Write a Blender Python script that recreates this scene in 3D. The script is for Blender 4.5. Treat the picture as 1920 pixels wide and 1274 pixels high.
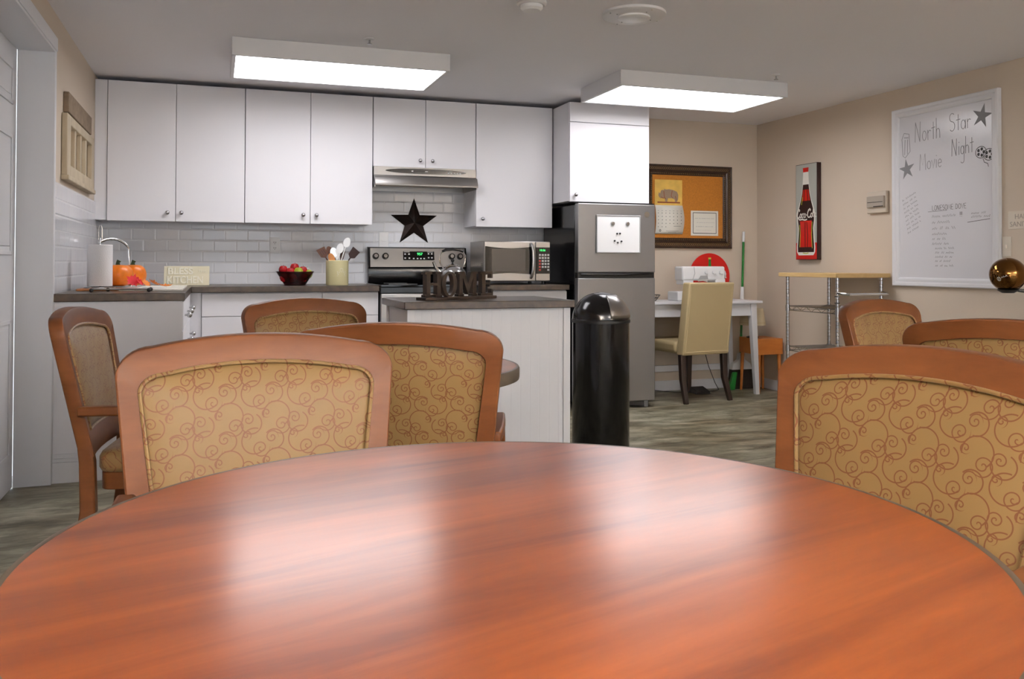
import bpy, bmesh, math, random
from mathutils import Vector, Matrix
R = math.radians; PI = math.pi; sin = math.sin; cos = math.cos
random.seed(7)
for o in list(bpy.data.objects): bpy.data.objects.remove(o)
SC = bpy.context.scene; COL = SC.collection

def srgb(c):
    return tuple(((x/255/12.92) if x/255 <= .04045 else ((x/255+.055)/1.055)**2.4) for x in c[:3]) + (1,)

# ------------------------------------------------------------ camera
cd = bpy.data.cameras.new('camera'); cam = bpy.data.objects.new('camera', cd); COL.objects.link(cam)
yaw, pit, rol = R(18.768), R(.8787), R(.1615)
fw = Vector((sin(yaw), cos(yaw), 0)); rt = Vector((cos(yaw), -sin(yaw), 0)); up = Vector((0, 0, 1))
f2 = cos(pit)*fw + sin(pit)*up; u2 = cos(pit)*up - sin(pit)*fw
r3 = cos(rol)*rt + sin(rol)*u2; u3 = cos(rol)*u2 - sin(rol)*rt
cam.matrix_world = Matrix(((r3.x, u3.x, -f2.x, 0), (r3.y, u3.y, -f2.y, 0), (r3.z, u3.z, -f2.z, 1.067), (0, 0, 0, 1)))
cd.sensor_width = 36; cd.sensor_fit = 'HORIZONTAL'; cd.lens = 1630/1920*36; cd.shift_y = -.0873; cd.clip_start = .02
SC.camera = cam

# ------------------------------------------------------------ world, daylight, exposure
XL, XR, YB, YR, ZC = -.757, 4.49, 6.53, -2.6, 2.29
FIX_L = 6.9          # radiance of the fluorescent diffusers
w = bpy.data.worlds.new('daylight'); SC.world = w; w.use_nodes = True
bg = w.node_tree.nodes['Background']; bg.inputs[0].default_value = (.86, .93, 1, 1); bg.inputs[1].default_value = 2.4
def window_portal(x0, x1, z0, z1):
    l = bpy.data.lights.new('window_daylight', 'AREA'); l.shape = 'RECTANGLE'; l.size = x1-x0; l.size_y = z1-z0
    l.cycles.is_portal = True
    o = bpy.data.objects.new('window_daylight', l); COL.objects.link(o)
    o.location = ((x0+x1)/2, YR-.02, (z0+z1)/2); o.rotation_euler = (R(-90), 0, PI)
    o.rotation_euler = (R(90), 0, 0)
    return o
SC.view_settings.view_transform = 'Standard'; SC.view_settings.look = 'None'
SC.view_settings.gamma = 1; SC.view_settings.use_curve_mapping = False
SC.view_settings.exposure = 0.58

# ------------------------------------------------------------ materials
def newmat(name):
    m = bpy.data.materials.new(name); m.use_nodes = True
    nt = m.node_tree; return m, nt, nt.nodes['Principled BSDF']
def N(nt, t, **kw):
    n = nt.nodes.new(t)
    for k, v in kw.items():
        if k.startswith('_'): setattr(n, k[1:], v)
        else:
            key = int(k[1:]) if k[0] == 'i' and k[1:].isdigit() else k.replace('_', ' ')
            n.inputs[key].default_value = v
    return n
def L(nt, a, b): nt.links.new(a, b)
def mat(name, c, rough=.5, metal=0, spec=.5, coat=0, trans=0, emit=0, bump=0, bscale=40, var=0, alpha=1, sheen=0, ior=1.45, stretch=None):
    m, nt, p = newmat(name)
    p.inputs['Base Color'].default_value = srgb(c); p.inputs['Roughness'].default_value = rough
    p.inputs['Metallic'].default_value = metal; p.inputs['Specular IOR Level'].default_value = spec
    p.inputs['Coat Weight'].default_value = coat; p.inputs['Coat Roughness'].default_value = .08
    p.inputs['Transmission Weight'].default_value = trans; p.inputs['IOR'].default_value = ior
    if emit:
        p.inputs['Emission Color'].default_value = srgb(c); p.inputs['Emission Strength'].default_value = emit
    if bump or var:
        tc = N(nt, 'ShaderNodeTexCoord'); mp = N(nt, 'ShaderNodeMapping'); L(nt, tc.outputs['Object'], mp.inputs[0])
        if stretch: mp.inputs['Scale'].default_value = stretch
        nz = N(nt, 'ShaderNodeTexNoise', Scale=bscale, Detail=4.0); L(nt, mp.outputs[0], nz.inputs['Vector'])
        if bump:
            b = N(nt, 'ShaderNodeBump', Strength=bump, Distance=.01); L(nt, nz.outputs[0], b.inputs['Height']); L(nt, b.outputs[0], p.inputs['Normal'])
        if var:
            cr = N(nt, 'ShaderNodeValToRGB'); a = srgb([max(0, x*(1-var)) for x in c]); bb = srgb([min(255, x*(1+var)) for x in c])
            cr.color_ramp.elements[0].color = a; cr.color_ramp.elements[1].color = bb
            cr.color_ramp.elements[0].position = .3; cr.color_ramp.elements[1].position = .7
            L(nt, nz.outputs[0], cr.inputs[0]); L(nt, cr.outputs[0], p.inputs['Base Color'])
    return m
def wood(name, c1, c2, rough, scale=(2, 25, 25), coat=.0, rot=0, detail=6, bump=0, crough=.2, lo=.3, hi=.72):
    m, nt, p = newmat(name)
    tc = N(nt, 'ShaderNodeTexCoord'); mp = N(nt, 'ShaderNodeMapping'); mr = N(nt, 'ShaderNodeMapping')
    mr.inputs['Rotation'].default_value = (0, 0, rot); mp.inputs['Scale'].default_value = scale
    L(nt, tc.outputs['Object'], mr.inputs[0]); L(nt, mr.outputs[0], mp.inputs[0])
    nz = N(nt, 'ShaderNodeTexNoise', Scale=1.0, Detail=float(detail), Roughness=.6, Distortion=.4)
    L(nt, mp.outputs[0], nz.inputs['Vector'])
    cr = N(nt, 'ShaderNodeValToRGB'); cr.color_ramp.elements[0].color = srgb(c1); cr.color_ramp.elements[1].color = srgb(c2)
    cr.color_ramp.elements[0].position = lo; cr.color_ramp.elements[1].position = hi
    L(nt, nz.outputs[0], cr.inputs[0]); L(nt, cr.outputs[0], p.inputs['Base Color'])
    p.inputs['Roughness'].default_value = rough; p.inputs['Coat Weight'].default_value = coat; p.inputs['Coat Roughness'].default_value = crough
    if bump:
        b = N(nt, 'ShaderNodeBump', Strength=bump, Distance=.002); L(nt, nz.outputs[0], b.inputs['Height']); L(nt, b.outputs[0], p.inputs['Normal'])
    return m
def tile_mat():
    m, nt, p = newmat('white_subway_tile')
    uv = N(nt, 'ShaderNodeUVMap', _uv_map='uv')
    br = N(nt, 'ShaderNodeTexBrick', _offset=.5, _offset_frequency=2)
    br.inputs['Scale'].default_value = 1; br.inputs['Brick Width'].default_value = .1524; br.inputs['Row Height'].default_value = .0775
    br.inputs['Mortar Size'].default_value = .0016; br.inputs['Mortar Smooth'].default_value = .1
    br.inputs['Color1'].default_value = srgb((219, 219, 222)); br.inputs['Color2'].default_value = srgb((215, 215, 219)); br.inputs['Mortar'].default_value = srgb((228, 228, 228))
    L(nt, uv.outputs[0], br.inputs['Vector']); L(nt, br.outputs['Color'], p.inputs['Base Color'])
    b2 = N(nt, 'ShaderNodeTexBrick', _offset=.5, _offset_frequency=2)
    for k in ('Scale', 'Brick Width', 'Row Height'): b2.inputs[k].default_value = br.inputs[k].default_value
    b2.inputs['Mortar Size'].default_value = .009; b2.inputs['Mortar Smooth'].default_value = 1
    L(nt, uv.outputs[0], b2.inputs['Vector'])
    nz = N(nt, 'ShaderNodeTexNoise', Scale=7.0, Detail=1.0); L(nt, uv.outputs[0], nz.inputs['Vector'])
    ma = N(nt, 'ShaderNodeMath', _operation='MULTIPLY_ADD'); L(nt, b2.outputs['Fac'], ma.inputs[0]); ma.inputs[1].default_value = -1; 
    mb_ = N(nt, 'ShaderNodeMath', _operation='MULTIPLY'); L(nt, nz.outputs[0], mb_.inputs[0]); mb_.inputs[1].default_value = .3
    L(nt, mb_.outputs[0], ma.inputs[2])
    b = N(nt, 'ShaderNodeBump', Strength=.5, Distance=.0022); L(nt, ma.outputs[0], b.inputs['Height']); L(nt, b.outputs[0], p.inputs['Normal'])
    p.inputs['Roughness'].default_value = .12
    return m
def floor_mat():
    m, nt, p = newmat('olive_grey_vinyl')
    tc = N(nt, 'ShaderNodeTexCoord')
    mp = N(nt, 'ShaderNodeMapping'); mp.inputs['Scale'].default_value = (1.8, 6.5, 1); L(nt, tc.outputs['Object'], mp.inputs[0])
    n1 = N(nt, 'ShaderNodeTexNoise', Scale=1.6, Detail=9.0, Roughness=.72, Distortion=.6); L(nt, mp.outputs[0], n1.inputs['Vector'])
    c1 = N(nt, 'ShaderNodeValToRGB'); e = c1.color_ramp.elements
    e[0].position = .34; e[0].color = srgb((76, 68, 46)); e[1].position = .64; e[1].color = srgb((190, 182, 162))
    q = e.new(.5); q.color = srgb((143, 139, 118))
    L(nt, n1.outputs[0], c1.inputs[0])
    n2 = N(nt, 'ShaderNodeTexNoise', Scale=2.3, Detail=3.0); L(nt, tc.outputs['Object'], n2.inputs['Vector'])
    c2 = N(nt, 'ShaderNodeValToRGB'); c2.color_ramp.elements[0].position = .35; c2.color_ramp.elements[1].position = .65
    c2.color_ramp.elements[0].color = srgb((176, 160, 134)); c2.color_ramp.elements[1].color = srgb((250, 252, 250)); L(nt, n2.outputs[0], c2.inputs[0])
    mx = N(nt, 'ShaderNodeMix', _data_type='RGBA', _blend_type='MULTIPLY'); mx.inputs[0].default_value = .8
    L(nt, c1.outputs[0], mx.inputs[6]); L(nt, c2.outputs[0], mx.inputs[7]); L(nt, mx.outputs[2], p.inputs['Base Color'])
    p.inputs['Roughness'].default_value = .42
    return m
def scroll_mat():
    """tan upholstery with woven brown spiral scrolls, laid out in the cloth's own uv metres"""
    m, nt, p = newmat('scroll_upholstery')
    uv = N(nt, 'ShaderNodeUVMap', _uv_map='uv')
    def math_(op, a, b=None, c=None):
        n = N(nt, 'ShaderNodeMath', _operation=op)
        for i, v in enumerate((a, b, c)):
            if v is None: continue
            if isinstance(v, (int, float)): n.inputs[i].default_value = v
            else: L(nt, v, n.inputs[i])
        return n.outputs[0]
    sep = N(nt, 'ShaderNodeSeparateXYZ'); L(nt, uv.outputs[0], sep.inputs[0])
    U, V = math_('MULTIPLY', sep.outputs[0], 1.0), math_('MULTIPLY', sep.outputs[1], 1.0)
    P = .092; lines = None
    def mxx(a, b): return b if a is None else math_('MAXIMUM', a, b)
    def soft(d, w):   # 1 on the line, 0 beyond w
        return math_('SUBTRACT', 1, math_('SMOOTHSTEP', d, w*.6, w*1.25)) if False else math_('LESS_THAN', d, w)
    # (offset u, offset v, spiral radius, turns, hand, start angle, arc span)
    specs = [(0, 0, .019, 1.9, 1, .3), (.042, .048, .018, 1.8, -1, 2.2), (.066, .012, .013, 1.6, -1, 4.0), (.020, .068, .013, 1.6, 1, 1.2), (.070, .074, .010, 1.4, 1, 5.0), (.030, .024, .010, 1.4, -1, .9)]
    for (ou, ov, rad, turns, hand, ph) in specs:
        fu = math_('MULTIPLY', math_('SUBTRACT', math_('FRACT', math_('ADD', math_('DIVIDE', math_('SUBTRACT', U, ou), P), 10.5)), .5), P)
        fv = math_('MULTIPLY', math_('SUBTRACT', math_('FRACT', math_('ADD', math_('DIVIDE', math_('SUBTRACT', V, ov), P), 10.5)), .5), P)
        r = math_('SQRT', math_('ADD', math_('MULTIPLY', fu, fu), math_('MULTIPLY', fv, fv)))
        th = math_('ARCTAN2', math_('MULTIPLY', fv, hand), fu)
        th = math_('DIVIDE', math_('ADD', th, ph), 2*PI)
        pitch = rad/turns
        d = math_('MULTIPLY', math_('ABSOLUTE', math_('SUBTRACT', math_('FRACT', math_('ADD', math_('SUBTRACT', math_('DIVIDE', r, pitch), th), 10.5)), .5)), pitch)
        line = math_('MULTIPLY', math_('LESS_THAN', d, .0011), math_('LESS_THAN', r, rad))
        lines = mxx(lines, line)
    # large open rings that link the scrolls
    for (ou, ov, rr, a0) in [(.010, .020, .026, .2), (.054, .062, .025, 2.4), (.060, .004, .020, 4.2), (.016, .064, .019, 5.6)]:
        fu = math_('MULTIPLY', math_('SUBTRACT', math_('FRACT', math_('ADD', math_('DIVIDE', math_('SUBTRACT', U, ou), P), 10.5)), .5), P)
        fv = math_('MULTIPLY', math_('SUBTRACT', math_('FRACT', math_('ADD', math_('DIVIDE', math_('SUBTRACT', V, ov), P), 10.5)), .5), P)
        r = math_('SQRT', math_('ADD', math_('MULTIPLY', fu, fu), math_('MULTIPLY', fv, fv)))
        th = math_('FRACT', math_('ADD', math_('DIVIDE', math_('ARCTAN2', fv, fu), 2*PI), 1+a0/6.283))
        line = math_('MULTIPLY', math_('LESS_THAN', math_('ABSOLUTE', math_('SUBTRACT', r, rr)), .0012), math_('LESS_THAN', th, .68))
        lines = mxx(lines, line)
    mx = N(nt, 'ShaderNodeMix', _data_type='RGBA'); L(nt, lines, mx.inputs[0])
    mx.inputs[6].default_value = srgb((144, 114, 68)); mx.inputs[7].default_value = srgb((118, 70, 36))
    L(nt, mx.outputs[2], p.inputs['Base Color'])
    nz = N(nt, 'ShaderNodeTexNoise', Scale=900.0, Detail=1.0); L(nt, uv.outputs[0], nz.inputs['Vector'])
    h = math_('ADD', math_('MULTIPLY', nz.outputs[0], .3), math_('MULTIPLY', lines, .5))
    b = N(nt, 'ShaderNodeBump', Strength=.35, Distance=.001); L(nt, h, b.inputs['Height']); L(nt, b.outputs[0], p.inputs['Normal'])
    p.inputs['Roughness'].default_value = .48; p.inputs['Sheen Weight'].default_value = .15
    return m
def bead_mat():
    m, nt, p = newmat('white_beadboard')
    uv = N(nt, 'ShaderNodeUVMap', _uv_map='uv'); sep = N(nt, 'ShaderNodeSeparateXYZ'); L(nt, uv.outputs[0], sep.inputs[0])
    def M(op, a, b):
        n = N(nt, 'ShaderNodeMath', _operation=op)
        for i, v in enumerate((a, b)):
            if isinstance(v, (int, float)): n.inputs[i].default_value = v
            elif v is not None: L(nt, v, n.inputs[i])
        return n.outputs[0]
    d = M('ABSOLUTE', M('SUBTRACT', M('FRACT', M('DIVIDE', M('ADD', sep.outputs[0], 5), .042), 0), .5), 0)
    h = M('MINIMUM', M('MULTIPLY', d, 14), 1)
    b = N(nt, 'ShaderNodeBump', Strength=.28, Distance=.0025); L(nt, h, b.inputs['Height']); L(nt, b.outputs[0], p.inputs['Normal'])
    p.inputs['Base Color'].default_value = srgb((222, 222, 226)); p.inputs['Roughness'].default_value = .4
    return m

M = {}
M['wall'] = mat('tan_wall_paint', (212, 197, 179), .75, bump=.08, bscale=160)
M['ceil'] = mat('ceiling_paint', (240, 239, 243), .85, bump=.25, bscale=9)
M['floor'] = floor_mat(); M['tile'] = tile_mat(); M['scroll'] = scroll_mat(); M['bead'] = bead_mat()
M['cab'] = mat('white_cabinet_laminate', (232, 231, 235), .42)
M['trim'] = mat('white_trim_paint', (226, 226, 229), .38)
M['counter'] = mat('mottled_brown_grey_laminate', (60, 48, 38), .3, var=.25, bscale=26)
M['chairwood'] = wood('honey_brown_chair_wood', (98, 56, 28), (120, 72, 38), .42, (5, 5, 22), coat=0, crough=.15)
M['chairwood'].node_tree.nodes['Principled BSDF'].inputs['Specular IOR Level'].default_value = .3
M['table'] = wood('cherry_laminate', (122, 54, 14), (176, 90, 30), .34, (1.3, 11, 1), coat=1.0, rot=R(-16), detail=8, lo=.34, hi=.68, crough=.2)
M['table'].node_tree.nodes['Principled BSDF'].inputs['Coat Weight'].default_value = .8; M['table'].node_tree.nodes['Principled BSDF'].inputs['Specular IOR Level'].default_value = .3
M['table'].node_tree.nodes['Principled BSDF'].inputs['Coat IOR'].default_value = 1.5
M['rubber'] = mat('grey_brown_table_edging', (84, 74, 62), .35)
M['blackmetal'] = mat('black_painted_metal', (28, 27, 28), .45)
M['black'] = mat('gloss_black_plastic', (12, 11, 12), .16)
M['steel'] = mat('brushed_stainless_steel', (160, 157, 154), .3, metal=1, bump=.03, bscale=60, stretch=(1, 1, 30))
M['fridge'] = mat('brushed_fridge_steel', (150, 149, 150), .34, metal=.85, bump=.02, bscale=40, stretch=(30, 30, 1))
M['chrome'] = mat('chrome', (225, 225, 225), .08, metal=1)
M['nickel'] = mat('satin_nickel', (190, 190, 192), .22, metal=1)
M['glassblack'] = mat('black_glass', (10, 9, 10), .06)
M['ovenglass'] = mat('smoky_microwave_glass', (70, 66, 62), .1)
M['button'] = mat('grey_button', (190, 190, 188), .5); M['redbutton'] = mat('red_button', (190, 70, 60), .5)
M['led'] = mat('green_led_digits', (60, 230, 110), .5, emit=1.6)
M['ink'] = mat('white_panel_print', (200, 200, 200), .5)
M['star'] = mat('rusty_dark_tin', (34, 24, 20), .42, metal=.5, var=.35, bscale=14)
M['diffuser'] = mat('fluorescent_diffuser', (253, 251, 255), .5, emit=FIX_L)
M['fill_glow'] = mat('warm_white_fill_glow', (255, 250, 242), .5, emit=6500)  # glow of the added, unseen fill uplights
M['fixture'] = mat('white_fixture_enamel', (224, 223, 224), .45)
M['pumpkin'] = mat('orange_pumpkin_rind', (222, 118, 28), .32, var=.1, bscale=20)
M['stem'] = mat('dark_green_stem', (40, 62, 32), .6)
M['leafred'] = mat('red_fabric_leaf', (214, 44, 52), .6); M['leafgold'] = mat('gold_orange_fabric_leaf', (214, 120, 34), .6)
M['paper'] = mat('white_paper_towel', (222, 220, 220), .85, bump=.3, bscale=220)
M['cream'] = mat('cream_painted_wood', (226, 219, 190), .6); M['creamlt'] = mat('raised_cream_letters', (244, 240, 222), .6)
M['crock'] = mat('cream_glazed_stoneware', (226, 218, 170), .3)
M['apple'] = mat('red_apple_skin', (176, 26, 32), .25, var=.2, bscale=18); M['greenapple'] = mat('yellow_green_apple_skin', (168, 178, 50), .3, var=.12, bscale=18)
M['pearl'] = mat('pale_grey_onion_skin', (196, 196, 192), .4)
M['bowl'] = mat('dark_purple_bowl_glass', (96, 50, 54), .05, trans=.85)
M['spoonwood'] = mat('pale_spoon_wood', (196, 132, 78), .5, var=.1, bscale=12); M['darkwood'] = mat('dark_spoon_wood', (84, 46, 28), .45)
M['whiteplastic'] = mat('white_plastic', (236, 236, 236), .35); M['greyplastic'] = mat('grey_plastic', (168, 168, 168), .5)
M['cork'] = mat('cork_sheet', (190, 122, 44), .85, var=.06, bscale=120, bump=.15)
M['carved'] = mat('dark_carved_frame_wood', (50, 32, 20), .38, var=.3, bscale=60)
M['gilt'] = mat('rubbed_bronze_beading', (120, 98, 66), .4, metal=.4)
M['sheet'] = mat('white_printed_paper', (232, 228, 216), .8); M['yellowpaper'] = mat('yellow_calendar_picture', (226, 186, 92), .7, var=.08, bscale=9)
M['tan_ink'] = mat('rhino_grey_brown_print', (158, 134, 112), .8); M['rust_ink'] = mat('rust_brown_print', (150, 84, 52), .8)
M['darkink'] = mat('dark_print', (60, 58, 56), .8); M['greyink'] = mat('grey_marker_ink', (142, 142, 145), .7)
M['red'] = mat('signal_red_enamel', (206, 30, 24), .3); M['deepred'] = mat('deep_red_paint', (160, 14, 18), .5)
M['artgrey'] = mat('pale_grey_paint', (178, 180, 172), .6); M['artblack'] = mat('black_brown_paint', (40, 12, 10), .6); M['artwhite'] = mat('white_paint', (236, 232, 222), .6); M['artgreen'] = mat('yellow_green_paint', (186, 190, 70), .6)
M['beige'] = mat('beige_leatherette', (196, 176, 134), .42, bump=.06, bscale=200); M['piping'] = mat('beige_piping', (206, 188, 148), .5)
M['espresso'] = mat('espresso_wood', (38, 22, 15), .35)
M['stool'] = wood('orange_pine', (190, 108, 40), (206, 128, 56), .45, (3, 3, 20))
M['shelfwood'] = wood('pale_maple_block', (196, 160, 104), (220, 188, 132), .45, (8, 3, 20))
M['greenplastic'] = mat('green_plastic', (22, 120, 40), .4); M['bristle'] = mat('dark_bristles', (44, 34, 26), .9, bump=.8, bscale=200, stretch=(1, 1, .05))
M['shade'] = mat('beige_lampshade_cloth', (214, 200, 168), .8)
M['board'] = mat('whiteboard_enamel', (222, 221, 225), .2)
M['ball'] = mat('glossy_bronze_brown_resin', (120, 84, 44), .05, metal=1)
M['weathered'] = wood('weathered_cream_paint', (176, 160, 134), (206, 192, 166), .7, (8, 8, 3)); M['driftwood'] = wood('grey_brown_driftwood', (120, 100, 80), (150, 130, 106), .7, (3, 20, 20))
M['switch'] = mat('ivory_switch_plate', (222, 212, 196), .5); M['hole'] = mat('dark_socket_slot', (50, 48, 46), .6)
M['thermo'] = mat('grey_beige_thermostat', (170, 160, 148), .5); M['thermolt'] = mat('clear_beige_cover', (204, 192, 176), .3)
M['sign'] = mat('home_sign_black_brown', (40, 28, 20), .5, var=.3, bscale=40); M['signedge'] = mat('worn_white_letter_edge', (214, 208, 198), .5)
M['sink'] = mat('white_enamel_sink', (236, 234, 226), .2)
M['board2'] = wood('cutting_board_wood', (150, 92, 48), (178, 118, 70), .5)
M['gasket'] = mat('black_rubber', (16, 16, 17), .5); M['under'] = mat('brown_reflecting_filter_mesh', (150, 120, 84), .35, metal=.8)
M['glassc'] = mat('window_glass', (255, 255, 255), 0, trans=1, ior=1.0)

# ------------------------------------------------------------ mesh builder
class MB:
    def __init__(s): s.v = []; s.f = []; s.uv = None; s.mi = []; s.cur = 0
    def add(s, vs, fs):
        n = len(s.v); s.v += [tuple(v) for v in vs]
        for f in fs: s.f.append([i+n for i in f]); s.mi.append(s.cur)
        return s
    def box(s, x0, x1, y0, y1, z0, z1):
        return s.add([(x, y, z) for x in (x0, x1) for y in (y0, y1) for z in (z0, z1)],
                     [(0, 1, 3, 2), (4, 6, 7, 5), (0, 4, 5, 1), (2, 3, 7, 6), (0, 2, 6, 4), (1, 5, 7, 3)])
    def frustum(s, a, b, w0, w1):
        """square post from a to b"""
        vs = []
        for p, ww in ((a, w0), (b, w1)):
            for dx, dy in ((-1, -1), (1, -1), (1, 1), (-1, 1)): vs.append((p[0]+dx*ww/2, p[1]+dy*ww/2, p[2]))
        return s.add(vs, [(3, 2, 1, 0), (4, 5, 6, 7)]+[(i, (i+1) % 4, 4+(i+1) % 4, 4+i) for i in range(4)])
    def tube(s, pts, r, n=10, closed=False):
        pts = [Vector(p) for p in pts]; rings = []; m = len(pts)
        rr = r if isinstance(r, (list, tuple)) else [r]*m
        prev = None
        for i, p in enumerate(pts):
            if closed: t = (pts[(i+1) % m]-pts[i-1])
            else: t = pts[min(i+1, m-1)]-pts[max(i-1, 0)]
            t.normalize()
            if prev is None:
                a = Vector((0, 0, 1)) if abs(t.z) < .9 else Vector((1, 0, 0)); x = a.cross(t).normalized()
            else: x = (prev - t*prev.dot(t)).normalized()
            prev = x; y = t.cross(x)
            rings.append([p+(x*cos(2*PI*k/n)+y*sin(2*PI*k/n))*rr[i] for k in range(n)])
        vs = [v for g in rings for v in g]; fs = []
        for i in range(m if closed else m-1):
            j = (i+1) % m
            for k in range(n): fs.append((i*n+k, i*n+(k+1) % n, j*n+(k+1) % n, j*n+k))
        if not closed: fs += [tuple(range(n))[::-1], tuple((m-1)*n+k for k in range(n))]
        return s.add(vs, fs)
    def cyl(s, a, b, r0, r1=None, n=24): return s.tube([a, b], [r0, r0 if r1 is None else r1], n)
    def lathe(s, prof, c=(0, 0, 0), n=32, a0=0, a1=2*PI, cap=True):
        full = abs(a1-a0-2*PI) < 1e-6; m = n if full else n+1; vs = []
        for r, z in prof:
            for k in range(m):
                a = a0+(a1-a0)*k/n; vs.append((c[0]+r*cos(a), c[1]+r*sin(a), c[2]+z))
        fs = []
        for i in range(len(prof)-1):
            for k in range(n):
                k2 = (k+1) % m
                fs.append((i*m+k, i*m+k2, (i+1)*m+k2, (i+1)*m+k))
        if full and cap:
            if prof[0][0] > 1e-5: fs.append(tuple(range(m))[::-1])
            if prof[-1][0] > 1e-5: fs.append(tuple((len(prof)-1)*m+k for k in range(m)))
        return s.add(vs, fs)
    def sphere(s, c, r, n=20, sq=1): return s.lathe([(max(1e-6, r*sin(PI*i/12)), -r*sq*cos(PI*i/12)) for i in range(13)], c, n)
    def prism(s, poly, fn, a, b):
        """poly of 2d points; fn(u,v,d) -> 3d"""
        n = len(poly); vs = [fn(u, v, a) for u, v in poly]+[fn(u, v, b) for u, v in poly]
        return s.add(vs, [tuple(range(n))[::-1], tuple(range(n, 2*n))]+[(i, (i+1) % n, n+(i+1) % n, n+i) for i in range(n)])
    def sweep(s, pts, w, h, upv=(0, 0, 1)):
        pts = [Vector(p) for p in pts]; vs = []; m = len(pts); u0 = Vector(upv)
        for i, p in enumerate(pts):
            t = (pts[min(i+1, m-1)]-pts[max(i-1, 0)]).normalized()
            sd = t.cross(u0)
            sd = sd.normalized() if sd.length > 1e-4 else Vector((1, 0, 0))
            u = sd.cross(t).normalized()
            ww = w[i] if isinstance(w, list) else w; hh = h[i] if isinstance(h, list) else h
            vs += [p+sd*a*ww/2+u*b*hh/2 for a, b in ((-1, -1), (1, -1), (1, 1), (-1, 1))]
        fs = [(3, 2, 1, 0), tuple(4*(m-1)+k for k in range(4))]
        for i in range(m-1):
            for k in range(4): fs.append((4*i+k, 4*i+(k+1) % 4, 4*i+4+(k+1) % 4, 4*i+4+k))
        return s.add(vs, fs)
    def ribbon(s, pts, w, fn, d=0.0):
        """flat pen stroke on a surface: fn(u,v,d)->3d"""
        n = len(pts)
        if n < 2: return s
        vs = []
        for i, p in enumerate(pts):
            a = pts[max(i-1, 0)]; b = pts[min(i+1, n-1)]; dx, dy = b[0]-a[0], b[1]-a[1]; l = math.hypot(dx, dy) or 1
            nx, ny = -dy/l*w/2, dx/l*w/2
            vs += [fn(p[0]+nx, p[1]+ny, d), fn(p[0]-nx, p[1]-ny, d)]
        return s.add(vs, [(2*i, 2*i+1, 2*i+3, 2*i+2) for i in range(n-1)])
    def text(s, string, size, fn, depth=.001, align='LEFT', d0=0, sx=1.0, bold=0):
        cu = bpy.data.curves.new('lettering', 'FONT'); cu.body = string; cu.size = size; cu.extrude = depth/2; cu.align_x = align; cu.offset = bold
        cu.resolution_u = 4
        ob = bpy.data.objects.new('lettering', cu); COL.objects.link(ob)
        dg = bpy.context.evaluated_depsgraph_get(); me = bpy.data.meshes.new_from_object(ob.evaluated_get(dg))
        s.add([fn(v.co.x*sx, v.co.y, d0+depth/2+v.co.z) for v in me.vertices], [tuple(p.vertices) for p in me.polygons])
        bpy.data.objects.remove(ob); bpy.data.curves.remove(cu); bpy.data.meshes.remove(me)
        return s

def obj(name, mb, m, parent=None, bevel=0, seg=2, sharp=35, uvf=None, smooth=True):
    off = Vector(parent['_o']) if parent is not None and '_o' in parent else Vector((0, 0, 0))
    me = bpy.data.meshes.new(name)
    me.from_pydata([tuple(Vector(v)-off) for v in mb.v], [], mb.f)
    for mm in (m if isinstance(m, list) else [m]): me.materials.append(mm)
    if isinstance(m, list): me.polygons.foreach_set('material_index', mb.mi)
    bm = bmesh.new(); bm.from_mesh(me); bmesh.ops.recalc_face_normals(bm, faces=bm.faces); bm.to_mesh(me); bm.free()
    if uvf:
        ul = me.uv_layers.new(name='uv')
        for p in me.polygons:
            for li in p.loop_indices:
                v = Vector(me.vertices[me.loops[li].vertex_index].co)+off; ul.data[li].uv = uvf(v, p.normal)
    if smooth:
        me.polygons.foreach_set('use_smooth', [True]*len(me.polygons)); me.set_sharp_from_angle(angle=R(sharp))
    o = bpy.data.objects.new(name, me); COL.objects.link(o)
    if parent is not None: 
        o.parent = parent
        o['_o'] = tuple(off)
    if bevel:
        b = o.modifiers.new('bevel', 'BEVEL'); b.width = bevel; b.segments = seg; b.limit_method = 'ANGLE'; b.angle_limit = R(40); b.harden_normals = False
    return o
def thing(name, label, cat, loc=(0, 0, 0), group=None, rotz=0):
    o = bpy.data.objects.new(name, None); COL.objects.link(o); o.location = loc; o.rotation_euler = (0, 0, rotz); o.empty_display_size = .05
    o['label'] = label; o['category'] = cat; o['_o'] = tuple(loc)
    if group: o['group'] = group
    return o
def tag(o, label, cat, group=None, kind=None):
    o['label'] = label; o['category'] = cat
    if group: o['group'] = group
    if kind: o['kind'] = kind
    return o
def struct(name, mb, m, parent=None, **k):
    o = obj(name, mb, m, parent, **k)
    if parent is None: o['kind'] = 'structure'
    return o
def copytree(o, parent=None):
    c = o.copy(); COL.objects.link(c)
    if parent is not None: c.parent = parent
    for ch in list(o.children): copytree(ch, c)
    return c
def boxo(name, b, m, parent=None, bevel=.002, **k): return obj(name, MB().box(*b), m, parent, bevel, **k)

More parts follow.
